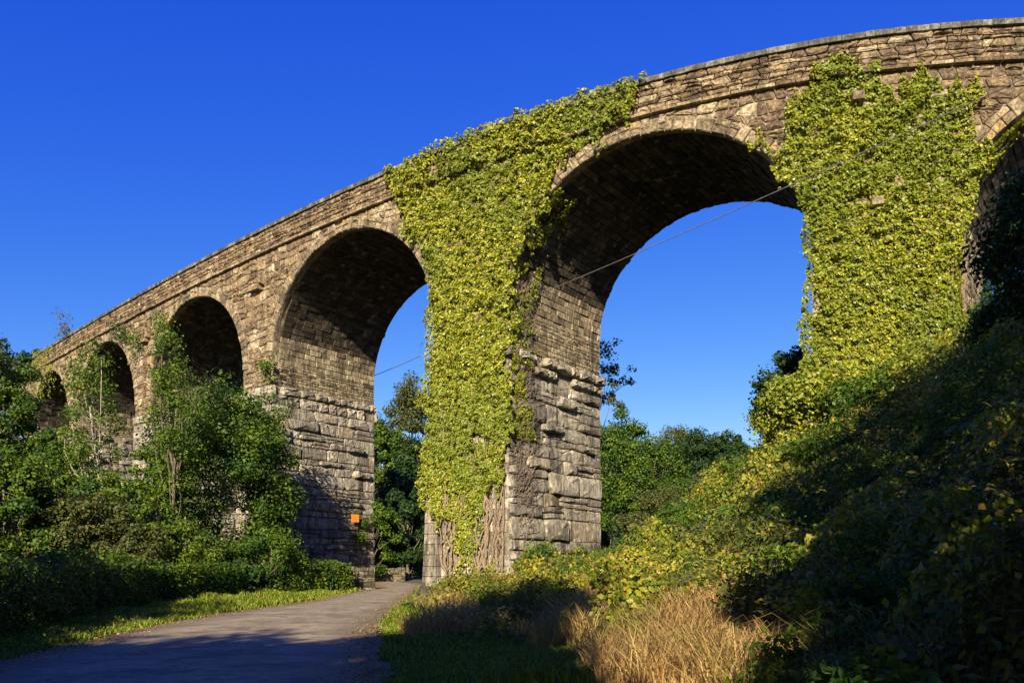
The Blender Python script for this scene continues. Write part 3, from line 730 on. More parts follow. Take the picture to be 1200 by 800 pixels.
#IVY
# ------------------------------------------------------------------ ivy on the piers
def ivy(name, label, poly, s_rng, z_rng, dens, mat, thick=.45, hole=.74, side=None, zfade=None, leaf=(.085, .16)):
    root = empty(name, front((s_rng[0]+s_rng[1])/2, z_rng[0], .2), label, 'ivy')
    n = int((s_rng[1]-s_rng[0])*(z_rng[1]-z_rng[0])*dens)
    s_ = rng.uniform(*s_rng, n); z = rng.uniform(*z_rng, n); P0 = vfront(s_, z, 0)
    u_, v_ = proj(P0[:, 0], P0[:, 1], P0[:, 2])
    ju = (fbm(s_*1.6, z*1.0, 7.)-.5)*30+(vnoise(s_*6, z*4, 3.)-.5)*10; jv = (fbm(s_*2.2, z*.5, 17.)-.5)*52+(vnoise(s_*5, z*2, 13.)-.5)*16
    k = inpoly(u_+ju, v_+jv, poly)
    k &= (fbm(s_*.9+3, z*.55, 2.2, 4) < hole) | (rng.random(n) < .12)
    if zfade: k &= rng.random(n) < np.clip((z-zfade[0])/(zfade[1]-zfade[0])+(fbm(s_*1.5, z*.25, 5.)-.42)*2.0, .12, 1)
    s_, z = s_[k], z[k]; n = len(s_)
    lump = fbm(s_*1.3, z*1.5, 9., 4); fine = vnoise(s_*4.2, z*4.8, 33.); p = .10+thick*np.clip((lump-.3)*1.8, .05, 1)+.32*(fine-.5)+rng.uniform(-.10, .06, n)
    zb_ = LEDGE[5]; p = p+np.where(z > STR-.2, .2, 0)+np.where((z < zb_+.4) & (s_ < 4), .16+.028*np.clip(zb_-z, 0, 99), 0)
    PP = vfront(s_, z, p)
    nx = np.interp(s_, _sg, _nx); ny = np.interp(s_, _sg, _ny)
    e = .12; gz = (fbm(s_*1.3, (z+e)*1.5, 9., 4)-lump)/e*thick*1.8; gs = (fbm((s_+e)*1.3, z*1.5, 9., 4)-lump)/e*thick*1.8
    Nn = np.stack([nx, ny, np.zeros(n)], 1)+np.stack([ny*gs, -nx*gs, -gz*.8+.55], 1)+rng.normal(size=(n, 3))*.5
    Sz = leaf[0]*.8+(leaf[1]*1.15-leaf[0]*.8)*rng.random(n)**1.4; Ps = [PP]; Ns = [Nn]; Ss = [Sz]
    if side:                                           # leaves that have crept round the corner on to the side of the pier
        se, zs0, zs1, dd, dn = side; m_ = int((zs1-zs0)*dd*dn)
        z = rng.uniform(zs0, zs1, m_); d = rng.random(m_)**1.5*dd*(.5+fbm(z*.6, z*0, 3.)*1.0)
        keep = (fbm(d*1.5, z*1.2, 6.) > .40+.12*d/dd); z, d = z[keep], d[keep]; m_ = len(z)
        a_ = next(a for sc, a in ARCHES if abs(sc-a-se) < .05); sc = se+a_
        th = np.arcsin(np.clip((z-ZS)/RISE, 0, .98)); ss = np.where(z > ZS, sc-a_*np.cos(th), se)
        pr = .1+np.where(z < LEDGE[5], .1+.028*(LEDGE[5]-z), 0)*(s_rng[0] < 0)+.35*fbm(d*1.5, z*1.5, 1.)+rng.uniform(-.05, .1, m_); dn_ = .2
        PP = vfront(ss+pr, z, 0, d); tx, ty = -np.interp(ss, _sg, _ny), np.interp(ss, _sg, _nx)
        Ps.append(PP); Ns.append(np.stack([tx, ty, np.full(m_, .3)], 1)+rng.normal(size=(m_, 3))*.5); Ss.append(rng.uniform(leaf[0], leaf[1], m_))
    P_, Nn, Sz = map(np.concatenate, (Ps, Ns, Ss))
    V, F_ = leaves(P_, Nn, Sz, .95, .10, spin=np.array([0, 0, -1.]))
    tag(link('foliage', np_mesh('foliage', V, F_), mat, root), kind='stuff'); return root
def su(u): return float(np.interp(u, _uu, _S))
IV_B = [(458, 204), (500, 176), (560, 148), (620, 124), (680, 102), (760, 86), (752, 112), (744, 132), (718, 150), (690, 170), (664, 190), (642, 214), (640, 240), (628, 262), (610, 300), (603, 350), (600, 420), (604, 500), (598, 560), (575, 592), (570, 640), (566, 690), (546, 690), (538, 636), (528, 604), (498, 578), (499, 500), (504, 420), (509, 378), (503, 330), (494, 300), (478, 282), (470, 262), (474, 240), (458, 226)]
IV_C = [(925, 118), (940, 96), (962, 84), (984, 66), (996, 70), (1002, 86), (1026, 84), (1034, 104), (1062, 96), (1066, 86), (1078, 92), (1100, 106), (1124, 104), (1140, 96), (1146, 112), (1136, 140), (1142, 168), (1168, 172), (1160, 200), (1140, 232), (1128, 270), (1116, 330), (1118, 420), (1120, 560), (880, 560), (900, 520), (925, 470), (940, 420), (944, 360), (941, 280), (935, 240), (920, 205), (900, 184), (868, 172), (880, 160), (912, 172), (924, 150)]
sA = ARCHES[4][0]+ARCHES[4][1]; sB = ARCHES[5][0]-ARCHES[5][1]
ivB = ivy('climbing_ivy', 'thick yellow green ivy smothering the middle pier and running up to the parapet', IV_B, (su(450), su(760)), (0, TOP+.15), 540, M_IVY, .55, .76, (sB, 9, 23, 2.6, 260), (.8, 6.5))
sC = ARCHES[5][0]+ARCHES[5][1]; sD = ARCHES[6][0]-ARCHES[6][1]
ivC = ivy('climbing_ivy', 'bright lime ivy with ragged tips covering the right hand pier above the bank', IV_C, (su(860), su(1180)), (7, TOP-.3), 560, M_IVY, .65, .76, (sD, 9, 23, 2.0, 240))
ivy('climbing_ivy', 'small patch of golden ivy on the far left end of the viaduct parapet', [(36, 408), (62, 400), (66, 440), (46, 470), (34, 450)], (su(30), su(72)), (TOP-9, TOP), 60, M_IVY, .4, .9)
# woody ivy stems climbing the foot of the middle pier
zl = LEDGE[5]; stems = 0
for k in range(54):
    base_ = rng.choice([.12, .3, .5, .68, .8, .93])+rng.normal()*.05; s0_ = sA+1.3+(sB-sA-1.1)*base_
    zt = rng.uniform(5.0, 11.5); zz = np.arange(.0, zt, .3); ph = rng.uniform(0, 50); fan = rng.normal()*.07
    pts, rr = [], []; thick = .016+.075*rng.random()**2.5
    for z in zz:
        off = fan*z+(float(vnoise(z*.45, ph))-.5)*.9+(float(vnoise(z*1.8, ph+9))-.5)*.45
        pts.append(front(min(s0_+off, sB+.1), z, batter(z, zl)+.08+thick+.16*float(vnoise(z*1.1, ph+20)))); rr.append(thick*(1-.6*z/zt)*(.8+.4*random.random()))
    v_, f_ = tube(pts, rr, 6); link('stem', py_mesh('stem', v_, f_), M_IVYSTEM, ivB, True)
tw = MB()
for k in range(420):      # bare dead runners round the corner, on the side of the pier
    z = rng.uniform(3, 18.5); d = .1+rng.random()**1.4*1.6; dz, dd = rng.uniform(-.2, 1.5), rng.uniform(.2, 1.7)
    pts = []
    for q in range(5):
        t = q/4; zq = z+dz*t; off = batter(zq, zl) if zq < zl-.3 else .05
        pts.append(front(sB+off+.12+.30*math.sin(math.pi*t)*rng.uniform(.3, 1), zq+rng.normal()*.08, 0, max(.0, d+dd*t*t+rng.normal()*.07)))
    tw.add(*tube(pts, [.022, .02, .016, .012, .006], 4))
tag(link('bare_runners', tw.mesh('bare_runners'), M_DEADSTEM, ivB), kind='stuff')
st = MB()
for k in range(110):      # stems and runners on the return face of the right-hand pier
    z = rng.uniform(9.5, 17); d = rng.uniform(.1, 3.2); pts = []
    L_ = rng.uniform(1.5, 4.5); sl_ = rng.uniform(-.4, .5)
    for q in range(7):
        t = q/6; pts.append(front(sD+.12+.1*rng.random(), z+L_*t, 0, max(.05, d+sl_*t*L_+rng.normal()*.09)))
    st.add(*tube(pts, [.035]*6+[.012], 4))
tag(link('runners', st.mesh('runners'), M_IVYSTEM, ivC), kind='stuff')

#TREES
# ------------------------------------------------------------------ trees and shrubs; at(u, Y) gives the spot on the ground
def at(u, Y): return (u-600)/FPX*Y, Y
def hgt(v, Y, x): return EYE+(V0-v)/FPX*Y-H1(x, Y)
def T(name, label, u, Y, vtop, wpx, mat, **k):
    if Y > 95: k['cr'] = wpx/2/FPX*Y*.36; k['nleaf'] = int(k['nleaf']*1.7); k['thin'] = .5
    x, y = at(u, Y); return tree(name, label, x, y, hgt(vtop, Y, x), wpx/2/FPX*Y, mat, **k)
BG = 'trees in the wood beyond the viaduct'
T('oak_tree', 'tall open crowned tree with bare forked limbs seen through the second arch from the middle', 484, 128, 436, 62, M_OLIVE, nleaf=7000, clumps=70, leaf=.44, base=.45, limbs_n=16, cr=1.0)
T('ash_tree', 'dense dark green tree beyond the lane, left inside the arch', 446, 118, 474, 52, M_OAK, nleaf=13000, clumps=60, leaf=.42, base=.1)
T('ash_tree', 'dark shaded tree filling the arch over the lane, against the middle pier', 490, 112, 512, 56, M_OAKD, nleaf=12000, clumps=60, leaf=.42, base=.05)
T('hazel_shrub', 'sunlit green shrub behind the roadside wall under the arch', 436, 67, 584, 62, M_OAK, nleaf=7000, clumps=26, leaf=.24, base=.02)
T('hazel_shrub', 'dark shrub behind the end of the roadside wall, by the middle pier', 478, 70, 560, 70, M_OAKD, nleaf=11000, clumps=26, leaf=.26, base=.02)
T('ash_tree', 'rounded mid green tree standing directly right of the middle pier', 722, 112, 474, 78, M_OAK, nleaf=20000, clumps=90, leaf=.38, base=.02)
T('ash_tree', 'green tree with a domed crown, second right of the middle pier', 768, 128, 498, 74, M_OAK, nleaf=14000, clumps=70, leaf=.42, base=.05)
T('oak_tree', 'dull olive tree with a thin top on the wooded skyline', 790, 150, 492, 54, M_OLIVE, nleaf=11000, clumps=60, leaf=.38, base=.1)
T('oak_tree', 'dark rounded tree on the skyline between the olive tree and the pointed one', 820, 140, 498, 60, M_OAKD, nleaf=12000, clumps=60, leaf=.36, base=.05)
T('pine_tree', 'dark pointed tree near the right end of the wooded skyline', 853, 136, 498, 40, M_OAKD, nleaf=9000, clumps=50, leaf=.42, base=.05)
T('oak_tree', 'low green tree where the skyline meets the bank', 884, 126, 528, 60, M_OLIVE, nleaf=9000, clumps=50, leaf=.42, base=.05)
T('willow_tree', 'pale grey green bushy tree in front of the wood', 838, 104, 548, 84, M_GORSE, nleaf=13000, clumps=60, leaf=.34, base=.02)
T('willow_tree', 'olive grey bushy tree left of the pale one in front of the wood', 772, 102, 562, 76, M_OLIVE, nleaf=12000, clumps=60, leaf=.25, base=.02)
T('hawthorn_shrub', 'small rust tinged shrub on the slope right of the middle pier', 762, 52, 606, 34, M_STRAW, nleaf=2500, clumps=16, leaf=.16, base=.02)
T('hawthorn_shrub', 'deep green shrub low beside the foot of the middle pier', 716, 66, 606, 56, M_OAKD, nleaf=6000, clumps=30, leaf=.22, base=.02)
T('oak_tree', 'dark thin leaved tree reaching out from behind the middle pier against the sky', 672, 62, 378, 142, M_OLIVE, nleaf=4600, clumps=120, leaf=.22, base=.58, limbs_n=22, cr=.5, squash=.7, thin=.5)
T('elder_tree', 'dark tree against the sky at the left edge of the right hand pier', 922, 45.5, 405, 78, M_OAKD, nleaf=9000, clumps=60, leaf=.22, base=.05, cr=.75)
for k, (u_, Y, v_, w_, lab) in enumerate(((418, 165, 520, 70, 'far tree low in the wood behind the shaded pier'), (462, 170, 505, 70, 'far tree filling the wood behind the lane'), (512, 160, 520, 60, 'far tree behind the left edge of the middle pier'), (706, 160, 520, 70, 'far tree in the wood just right of the middle pier'), (748, 165, 515, 70, 'far tree behind the domed tree in the wood'), (804, 170, 512, 70, 'far tree in the gap of the wooded skyline'), (846, 165, 515, 70, 'far tree behind the pointed tree on the skyline'), (896, 150, 540, 70, 'far tree on the skyline beside the bank'), (745, 72, 600, 90, 'shaded bushy tree low on the slope behind the viaduct'), (800, 70, 585, 90, 'shaded bushy tree half way along the slope behind the viaduct'), (850, 68, 572, 80, 'shaded bushy tree on the slope nearest the bank'))):
    T('ash_tree', lab, u_, Y, v_, w_, (M_OAKD, M_OAK, M_OLIVE)[k % 3], nleaf=9000, clumps=46, leaf=.5 if Y > 100 else .28, base=.0)
T('hazel_shrub', 'dark wide shrub far behind the roadside wall on its left', 438, 92, 588, 90, M_OAKD, nleaf=12000, clumps=50, leaf=.34, base=.0)
T('hazel_shrub', 'dark wide shrub far behind the roadside wall, next to the middle pier', 488, 94, 572, 90, M_OAKD, nleaf=12000, clumps=50, leaf=.34, base=.0)
T('hazel_shrub', 'dark shrub just beyond the lane where it bends out of sight', 466, 73, 598, 66, M_OAKD, nleaf=9000, clumps=46, leaf=.24, base=.0, thin=.5)
T('hazel_shrub', 'dark green tree filling the middle of the view under the arch over the lane', 464, 88, 540, 70, M_OAKD, nleaf=13000, clumps=60, leaf=.34, base=.0, thin=.5)
# left of the lane
LG = 'trees left of the lane'
T('ash_tree', 'tall dark tree at the far left edge standing above the viaduct end', 10, 70, 380, 72, M_OAKD, nleaf=19000, clumps=80, leaf=.28, base=.05)
T('ash_tree', 'tree crown just showing over the left end of the parapet', 36, 118, 402, 40, M_OAK, nleaf=8000, clumps=50, leaf=.38, base=.1)
T('ash_tree', 'feathery mid green tree covering the left end of the viaduct', 4, 56, 404, 84, M_OAK, nleaf=24000, clumps=120, leaf=.23, base=.05)
T('hazel_shrub', 'fresh green bushy tree below the smallest arch', 58, 47, 486, 60, M_OAK, nleaf=12000, clumps=60, leaf=.20, base=.02)
T('hawthorn_shrub', 'dark tangled thicket at the left edge behind the hedge', 4, 34, 520, 110, M_OAK, nleaf=20000, clumps=90, leaf=.18, base=.02)
T('hawthorn_shrub', 'dusky olive thicket behind the hedge below the second smallest arch', 88, 36, 566, 110, M_OLIVE, nleaf=18000, clumps=80, leaf=.17, base=.02)
T('elder_tree', 'yellow green elder bush between the dark thicket and the big green bush', 148, 40, 528, 74, M_ELD, nleaf=10000, clumps=60, leaf=.17, base=.02)
T('hazel_shrub', 'brown tinged straggly shrub against the foot of the far piers', 96, 50, 500, 46, M_OLIVE, nleaf=5000, clumps=36, leaf=.18, base=.1)
T('sapling', 'slender leaning sapling with sparse leaves in front of the second smallest arch', 128, 43, 388, 62, M_ELD, bark=M_PALEBARK, nleaf=5200, clumps=90, leaf=.17, base=.25, limbs_n=14, cr=.6, lean=(-1.1, 0), thin=.55)
T('sapling', 'sparse leafy sapling rising beside the left edge of the middle sized arch', 192, 42, 376, 56, M_ELD, bark=M_BARK, nleaf=6500, clumps=90, leaf=.16, base=.2, limbs_n=14, cr=.6, lean=(.7, 0), thin=.4)
T('hazel_tree', 'broad bright green bushy tree in front of the shaded pier left of the lane', 258, 49, 444, 160, M_OAK, nleaf=48000, clumps=190, leaf=.19, base=.03, cr=1.15, limbs_n=12, thin=.6)
T('hazel_tree', 'lighter green right shoulder of foliage leaning towards the shaded pier', 314, 53, 452, 66, M_OAK, nleaf=12000, clumps=80, leaf=.20, base=.06, cr=.95, limbs_n=16)
T('hazel_shrub', 'yellow green shrub at the foot of the broad bush', 218, 38, 604, 84, M_ELD, nleaf=8000, clumps=46, leaf=.14, base=.02)
T('hazel_shrub', 'dark green shrub behind the hedge at the foot of the shaded pier', 318, 41, 612, 90, M_OAK, nleaf=8000, clumps=46, leaf=.15, base=.02)
T('hawthorn_shrub', 'dim shrub behind the hedge, third from the left edge', 160, 35, 612, 80, M_OLIVE, nleaf=9000, clumps=50, leaf=.15, base=.02)
T('hazel_shrub', 'rounded bright green shrub below the leaning sapling', 112, 41, 548, 84, M_OAK, nleaf=11000, clumps=60, leaf=.17, base=.0)
T('hazel_shrub', 'lit green shrub left of the elder bush, under the smallest arch', 72, 43, 520, 72, M_ELD, nleaf=9000, clumps=50, leaf=.18, base=.0)
T('hazel_shrub', 'rounded green shrub filling the gap between the sapling and the broad bush', 178, 44, 520, 70, M_OAK, nleaf=10000, clumps=56, leaf=.18, base=.0)
T('hazel_shrub', 'green shrub at the far left between the hedge and the feathery tree', 28, 40, 540, 84, M_OAK, nleaf=11000, clumps=60, leaf=.17, base=.0)
# on the bank to the right
T('elder_tree', 'lime green bush crowding the left foot of the right hand pier', 940, 36, 436, 96, M_IVY, nleaf=16000, clumps=90, leaf=.19, base=.02, cr=.75)
T('elder_tree', 'leafy green shrub mixed with ivy in front of the right hand pier', 1012, 33.5, 448, 84, M_ELD, nleaf=12000, clumps=60, leaf=.18, base=.02, cr=.75)
T('elder_tree', 'pale yellow green shrub at the right foot of the ivy covered pier', 1086, 32, 420, 56, M_IVY, nleaf=8000, clumps=50, leaf=.17, base=.02, cr=.6)
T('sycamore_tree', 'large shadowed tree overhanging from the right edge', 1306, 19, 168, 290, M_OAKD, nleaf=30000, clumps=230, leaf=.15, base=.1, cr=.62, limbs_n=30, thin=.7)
T('bramble_bush', 'dark bramble mound on the verge in front of the middle pier', 636, 25, 676, 150, M_BRAM, nleaf=16000, clumps=70, leaf=.10, base=.0, cr=.5)
T('bramble_bush', 'sunlit golden bramble bush beside the lane edge', 540, 28, 676, 70, M_BRAM, nleaf=10000, clumps=46, leaf=.12, base=.0, cr=.4)
T('bramble_bush', 'yellow green bramble climbing the side of the middle pier', 632, 41.5, 628, 52, M_ELD, nleaf=2500, clumps=30, leaf=.15, base=.0, cr=.45)
T('ash_tree', 'shadowed leafy tree closing the gap under the far right arch', 1200, 27, 345, 96, M_OAKD, nleaf=18000, clumps=110, leaf=.17, base=.0, cr=.7)
T('ash_tree', 'green tree seen far back through the far right arch', 1160, 62, 290, 90, M_OAKD, nleaf=9000, clumps=60, leaf=.28, base=.0)
for (u_, Y, v_, w_, M_, nm, lab) in (
    (716, 36, 652, 60, M_BRAM, 'bramble_bush', 'sunlit bramble bush touching the right foot of the middle pier'),
    (760, 34, 622, 62, M_BRAM, 'bramble_bush', 'golden green bramble bush on the sunlit slope, second right of the middle pier'),
    (806, 37, 590, 66, M_ELD, 'hazel_shrub', 'lime green shrub half way up the sunlit slope'),
    (852, 37, 562, 70, M_BRAM, 'bramble_bush', 'yellow bramble bush below the point where the skyline meets the bank'),
    (880, 36, 528, 70, M_ELD, 'hazel_shrub', 'lime shrub on the crest of the bank against the sky'),
    (842, 26, 622, 84, M_BRAM, 'bramble_bush', 'yellow green bramble bush above the dry grass at the edge of the shade'),
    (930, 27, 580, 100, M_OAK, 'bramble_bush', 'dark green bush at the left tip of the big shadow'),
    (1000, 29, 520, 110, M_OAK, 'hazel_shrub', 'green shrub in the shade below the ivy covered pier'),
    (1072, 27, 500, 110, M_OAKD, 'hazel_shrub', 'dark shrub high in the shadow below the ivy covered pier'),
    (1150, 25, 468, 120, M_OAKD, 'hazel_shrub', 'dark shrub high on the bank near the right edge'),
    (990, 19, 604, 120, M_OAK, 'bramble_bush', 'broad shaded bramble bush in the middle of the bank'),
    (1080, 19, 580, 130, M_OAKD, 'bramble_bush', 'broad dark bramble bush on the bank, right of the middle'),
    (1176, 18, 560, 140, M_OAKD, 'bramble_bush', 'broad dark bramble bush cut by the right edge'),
    (1060, 13.5, 668, 150, M_OAKD, 'bramble_bush', 'low dark bramble bush near the bottom of the bank'),
    (1180, 13, 650, 160, M_OAK, 'bramble_bush', 'low leafy bush in the lower right corner'),
    (905, 17, 668, 100, M_BRAM, 'bramble_bush', 'shaded bramble bush behind the dry grass'),
    (590, 30, 688, 90, M_BRAM, 'bramble_bush', 'low bramble bush in front of the ivy stems')):
    T(nm, lab, u_, Y, v_, w_, M_, nleaf=int(5200+w_*45), clumps=50, leaf=.075+.0022*Y, base=.0, cr=w_/FPX*Y*.16, limbs_n=6, thin=.4, cat='bush')
# trees behind the photographer, whose shade falls across the road and the bank
for (x, y, h, r_, bs, lab) in SHADERS:
    tree('roadside_tree', lab, x, y, h-H1(x, y), r_, M_OAKD, nleaf=17000, clumps=90, leaf=.33, base=bs, cr=r_*.32)

#GROUNDCOVER
# ------------------------------------------------------------------ verge, bank vegetation, hedges
def scatter(n, ymin, ymax, ulo, uhi, pw=1.0):
    """points spread over the ground the photograph shows, denser near it"""
    t = rng.random(n); Y = ymin*(ymax/ymin)**(t**pw); u_ = rng.uniform(ulo, uhi, n); return (u_-600)/FPX*Y, Y
def build(name, V, F_, mat, label, cat):
    return tag(link(name, np_mesh(name, V, F_), mat), label, cat, kind='stuff')
HP = np.array([(-9.6, 6), (-10.2, 11), (-11.3, 17), (-13.2, 23), (-14.6, 30), (-13.6, 37), (-11.6, 42), (-9.3, 46.5)])
def hedge_dist(x, y):
    best = np.full(np.shape(x), 1e9)
    for a, b_ in zip(HP[:-1], HP[1:]):
        d = b_-a; t = np.clip(((x-a[0])*d[0]+(y-a[1])*d[1])/(d@d), 0, 1); best = np.minimum(best, np.hypot(x-a[0]-t*d[0], y-a[1]-t*d[1]))
    return best
def left_of_hedge(x, y): return x < np.interp(y, HP[:, 1], HP[:, 0])
# short grass on the verges
x, y = scatter(150000, 9.5, 48, -40, 720, .85); rd, sd = road_dist(x, y)
k = (rd > -.12+.3*vnoise(x*2, y*2, 1.)) & (((sd < 0) & ~left_of_hedge(x, y)) | ((sd > 0) & (rd < 2.2+1.8*fbm(x*.5, y*.3, 2.)+1.9*sstep(19, 14, y)+.8*(vnoise(x*2.5, y*2.5, 4.)-.3))))
x, y = x[k], y[k]; n = len(x); z = height(x, y); tall = fbm(x*.6, y*.6, 8.)
hh = rng.uniform(.05, .13, n)*(.6+1.6*np.clip(tall-.35, 0, 1)*2.2)*(1+.012*y)
V, F_ = blades(np.stack([x, y, z-.01], 1), hh, rng.uniform(.3, 1.1, n), .0045*(1+y/9.)*rng.uniform(.7, 1.4, n))
build('verge_grass', V, F_, M_GRASS, 'short green grass on the verges beside the lane', 'grass')
# dry tall grass on the lower bank
def strawness(x, y):
    toe = np.interp(y, [8, 12, 16, 22, 30, 38, 46], [1.6, .9, .3, -.8, -2.2, -3.2, -3.6]); d = x-toe
    return np.exp(-((d-2.4)/2.3)**2)*1.15*sstep(0, 1, d+1.0)*(1-.85*sstep(3.8, 6.2, x))+(fbm(x*.45, y*.45, 12.)-.5)*1.5-.75*sstep(.44, .60, fbm(x*.8+7, y*.55, 21.))
def domes(x, y, cell=1.55):
    x = np.asarray(x, float); y = np.asarray(y, float); ci, cj = np.floor(x/cell).astype(int), np.floor(y/cell).astype(int)
    best = np.full(x.shape, -1e9); kd = np.zeros(x.shape)
    for di in (-1, 0, 1):
        for dj in (-1, 0, 1):
            i, j = ci+di, cj+dj; h1, h2, h3, h4 = (_T[i & 63, j & 63, k] for k in (3, 11, 23, 37))
            cx, cy = (i+.15+.7*h1)*cell, (j+.15+.7*h2)*cell; rr = cell*(.62+.5*h3); hh = .25+1.15*h4**1.5
            v = hh*(1-((x-cx)**2+(y-cy)**2)/rr**2); m = v > best; best = np.where(m, v, best); kd = np.where(m, (h1*7+h3*5+h4*3) % 1.0, kd)
    return np.clip(best, 0, 2), kd
def veg_h(x, y):
    rd, sd = road_dist(x, y); return (.12+domes(x, y)[0]*(.55+.9*fbm(x*.25, y*.25, 9.))*(1-.8*sstep(.40, .62, strawness(x, y))))*sstep(.8, 4.0, rd)
def veg_h_old(x, y):
    rd, sd = road_dist(x, y); return np.clip(.25+3.4*(fbm(x*.42+9, y*.42, 6.)-.36)+.6*(fbm(x*1.6, y*1.6, 2.)-.45), .12, 2.0)*sstep(1.0, 4.5, rd)
x, y = scatter(230000, 6, 46, 430, 1290, .9); rd, sd = road_dist(x, y)
k = (sd > 0) & (rd > .5) & (strawness(x, y)+1.1*sstep(15, 19, y)*sstep(34, 28, y)*sstep(3.2, 2.0, rd) > .46+.25*rng.random(len(x))); x, y = x[k], y[k]; n = len(x)
z = height(x, y); hh = rng.uniform(.15, .8, n)*(.25+1.3*fbm(x*1.4, y*1.4, 3.))*np.clip((road_dist(x, y)[0])/1.6+.25, .3, 1)
V, F_ = blades(np.stack([x, y, z-.02], 1), hh, rng.uniform(.3, 1.2, n), .0033*(1+y/9.)*rng.uniform(.6, 1.4, n))
build('dry_grass', V, F_, M_STRAW, 'straw coloured dry grass and dead stalks on the foot of the bank', 'grass')
# bramble, nettle and bracken over the bank
def cover(name, n, ymin, ymax, ulo, uhi, mat, label, cat, cond, size, lift=0., flat=.32, asp=.75):
    x, y = scatter(n, ymin, ymax, ulo, uhi, .9)
    if ymin < 10:    # the bank goes on, more thinly sampled, outside the frame
        n2 = n//4; xe = rng.uniform(2, 30, n2); ye = rng.uniform(-14, 46, n2); o_ = (ye < 5.5) | (xe > .74*ye); x, y = np.r_[x, xe[o_]], np.r_[y, ye[o_]]
    rd, sd = road_dist(x, y); k = (sd > 0) & (rd > 1.3) & cond(x, y)
    x, y = x[k], y[k]; n = len(x); z = height(x, y); vh = veg_h(x, y)+lift; e = .2
    sx = (height(x+e, y)+veg_h(x+e, y)-z-vh)/e; sy = (height(x, y+e)+veg_h(x, y+e)-z-vh)/e
    P_ = np.stack([x, y, z+vh*(1-.8*rng.random(n)**2.6)+rng.normal(size=n)*.06*(.5+vh)], 1); P_[:, :2] += rng.normal(size=(n, 2))*.06
    Nn = np.stack([-sx*.6-.15, -sy*.6-.35, np.full(n, flat)], 1)+rng.normal(size=(n, 3))*.6; Sz = size*(1+np.abs(y)/40)*rng.uniform(.55, 1.35, n)*np.where((y < 5.5) | (x > .74*y), 1.9, 1)
    V, F_ = leaves(P_, Nn, Sz, asp, .12); return build(name, V, F_, mat, label, cat)
c1 = lambda x, y: (road_dist(x, y)[0] > 1.3+2.2*sstep(20, 14, y)+1.2*vnoise(x*1.2, y*1.2, 5.)) & (strawness(x, y) < .56+.25*(vnoise(x*3, y*3, 2.)-.5)+.5*(rng.random(len(x)) < .2))
dk = lambda x, y: domes(x, y)[1]
cover('bramble_cover', 260000, 5.5, 47, 480, 1290, M_BRAM, 'yellow green brambles spreading over the bank', 'brambles', lambda x, y: c1(x, y) & ((dk(x, y) < .50) | (rng.random(len(x)) < .06)), .085)
cover('nettle_cover', 230000, 5.5, 47, 480, 1290, M_OAK, 'dark green nettles and ivy over the upper bank', 'nettles', lambda x, y: c1(x, y) & (dk(x, y) >= .50) & (dk(x, y) < .84), .075, .12, asp=.5)
cover('dock_cover', 150000, 5.5, 47, 480, 1290, M_OLIVE, 'rust and olive dying bracken and dock between the brambles on the bank', 'bracken', lambda x, y: c1(x, y) & (dk(x, y) >= .84), .11, .05, asp=.35)
# arching canes and upright stalks that stand out of the cover
x, y = scatter(1100, 8, 44, 500, 1260, .8); rd, sd = road_dist(x, y); k = (sd > 0) & (rd > 1.5) & ((y > 15) | (x > 3.5)); x, y = x[k], y[k]; z = height(x, y)+veg_h(x, y)*.4; cm = MB(); cl_p, cl_n = [], []
for X_, Y_, Z_ in zip(x, y, z):
    L_ = random.uniform(.5, 1.5); a_ = random.uniform(0, 6.28); pts = []
    for q in range(6):
        w_ = q/5; pts.append((X_+math.cos(a_)*L_*.8*w_, Y_+math.sin(a_)*L_*.8*w_, Z_+L_*(1.1*w_-.75*w_*w_)))
        if q: cl_p += [np.array(pts[-1])+rng.normal(size=3)*.05 for _ in range(5)]
    rr = .0028*(1+Y_/12); cm.add(*tube(pts, [rr]*5+[rr*.5], 3))
tag(link('bramble_canes', cm.mesh('bramble_canes'), M_IVYSTEM), 'thin arching bramble canes standing out of the bank cover', 'brambles', kind='stuff')
cl_p = np.array(cl_p); V, F_ = leaves(cl_p, rng.normal(size=cl_p.shape)*.5+np.array([0, 0, 1.]), .085*(1+cl_p[:, 1]/40)*rng.uniform(.5, 1.2, len(cl_p)), .75, .12)
build('cane_leaves', V, F_, M_BRAM, 'leaves along the arching bramble canes on the bank', 'brambles')
cover('hillside_scrub', 90000, 46, 140, 640, 1010, M_OLIVE, 'rough green scrub on the slope beyond the viaduct', 'scrub', lambda x, y: x > -2, .16)
# undergrowth left of the hedge
x, y = scatter(80000, 18, 70, -40, 480, 1.0); k = left_of_hedge(x, y) | (y > 48); rd, sd = road_dist(x, y); k &= (rd > 1) & (sd < 0); x, y = x[k], y[k]; n = len(x)
vh = .5+1.2*fbm(x*.4, y*.4, 5.); P_ = np.stack([x, y, height(x, y)+vh*rng.random(n)**.5], 1)
V, F_ = leaves(P_, rng.normal(size=(n, 3))*.6+np.array([0, -.3, .8]), .12*(1+y/30)*rng.uniform(.6, 1.3, n), .7, .12)
build('undergrowth', V, F_, M_OAKD, 'dark undergrowth of leaves behind the roadside hedge', 'undergrowth')
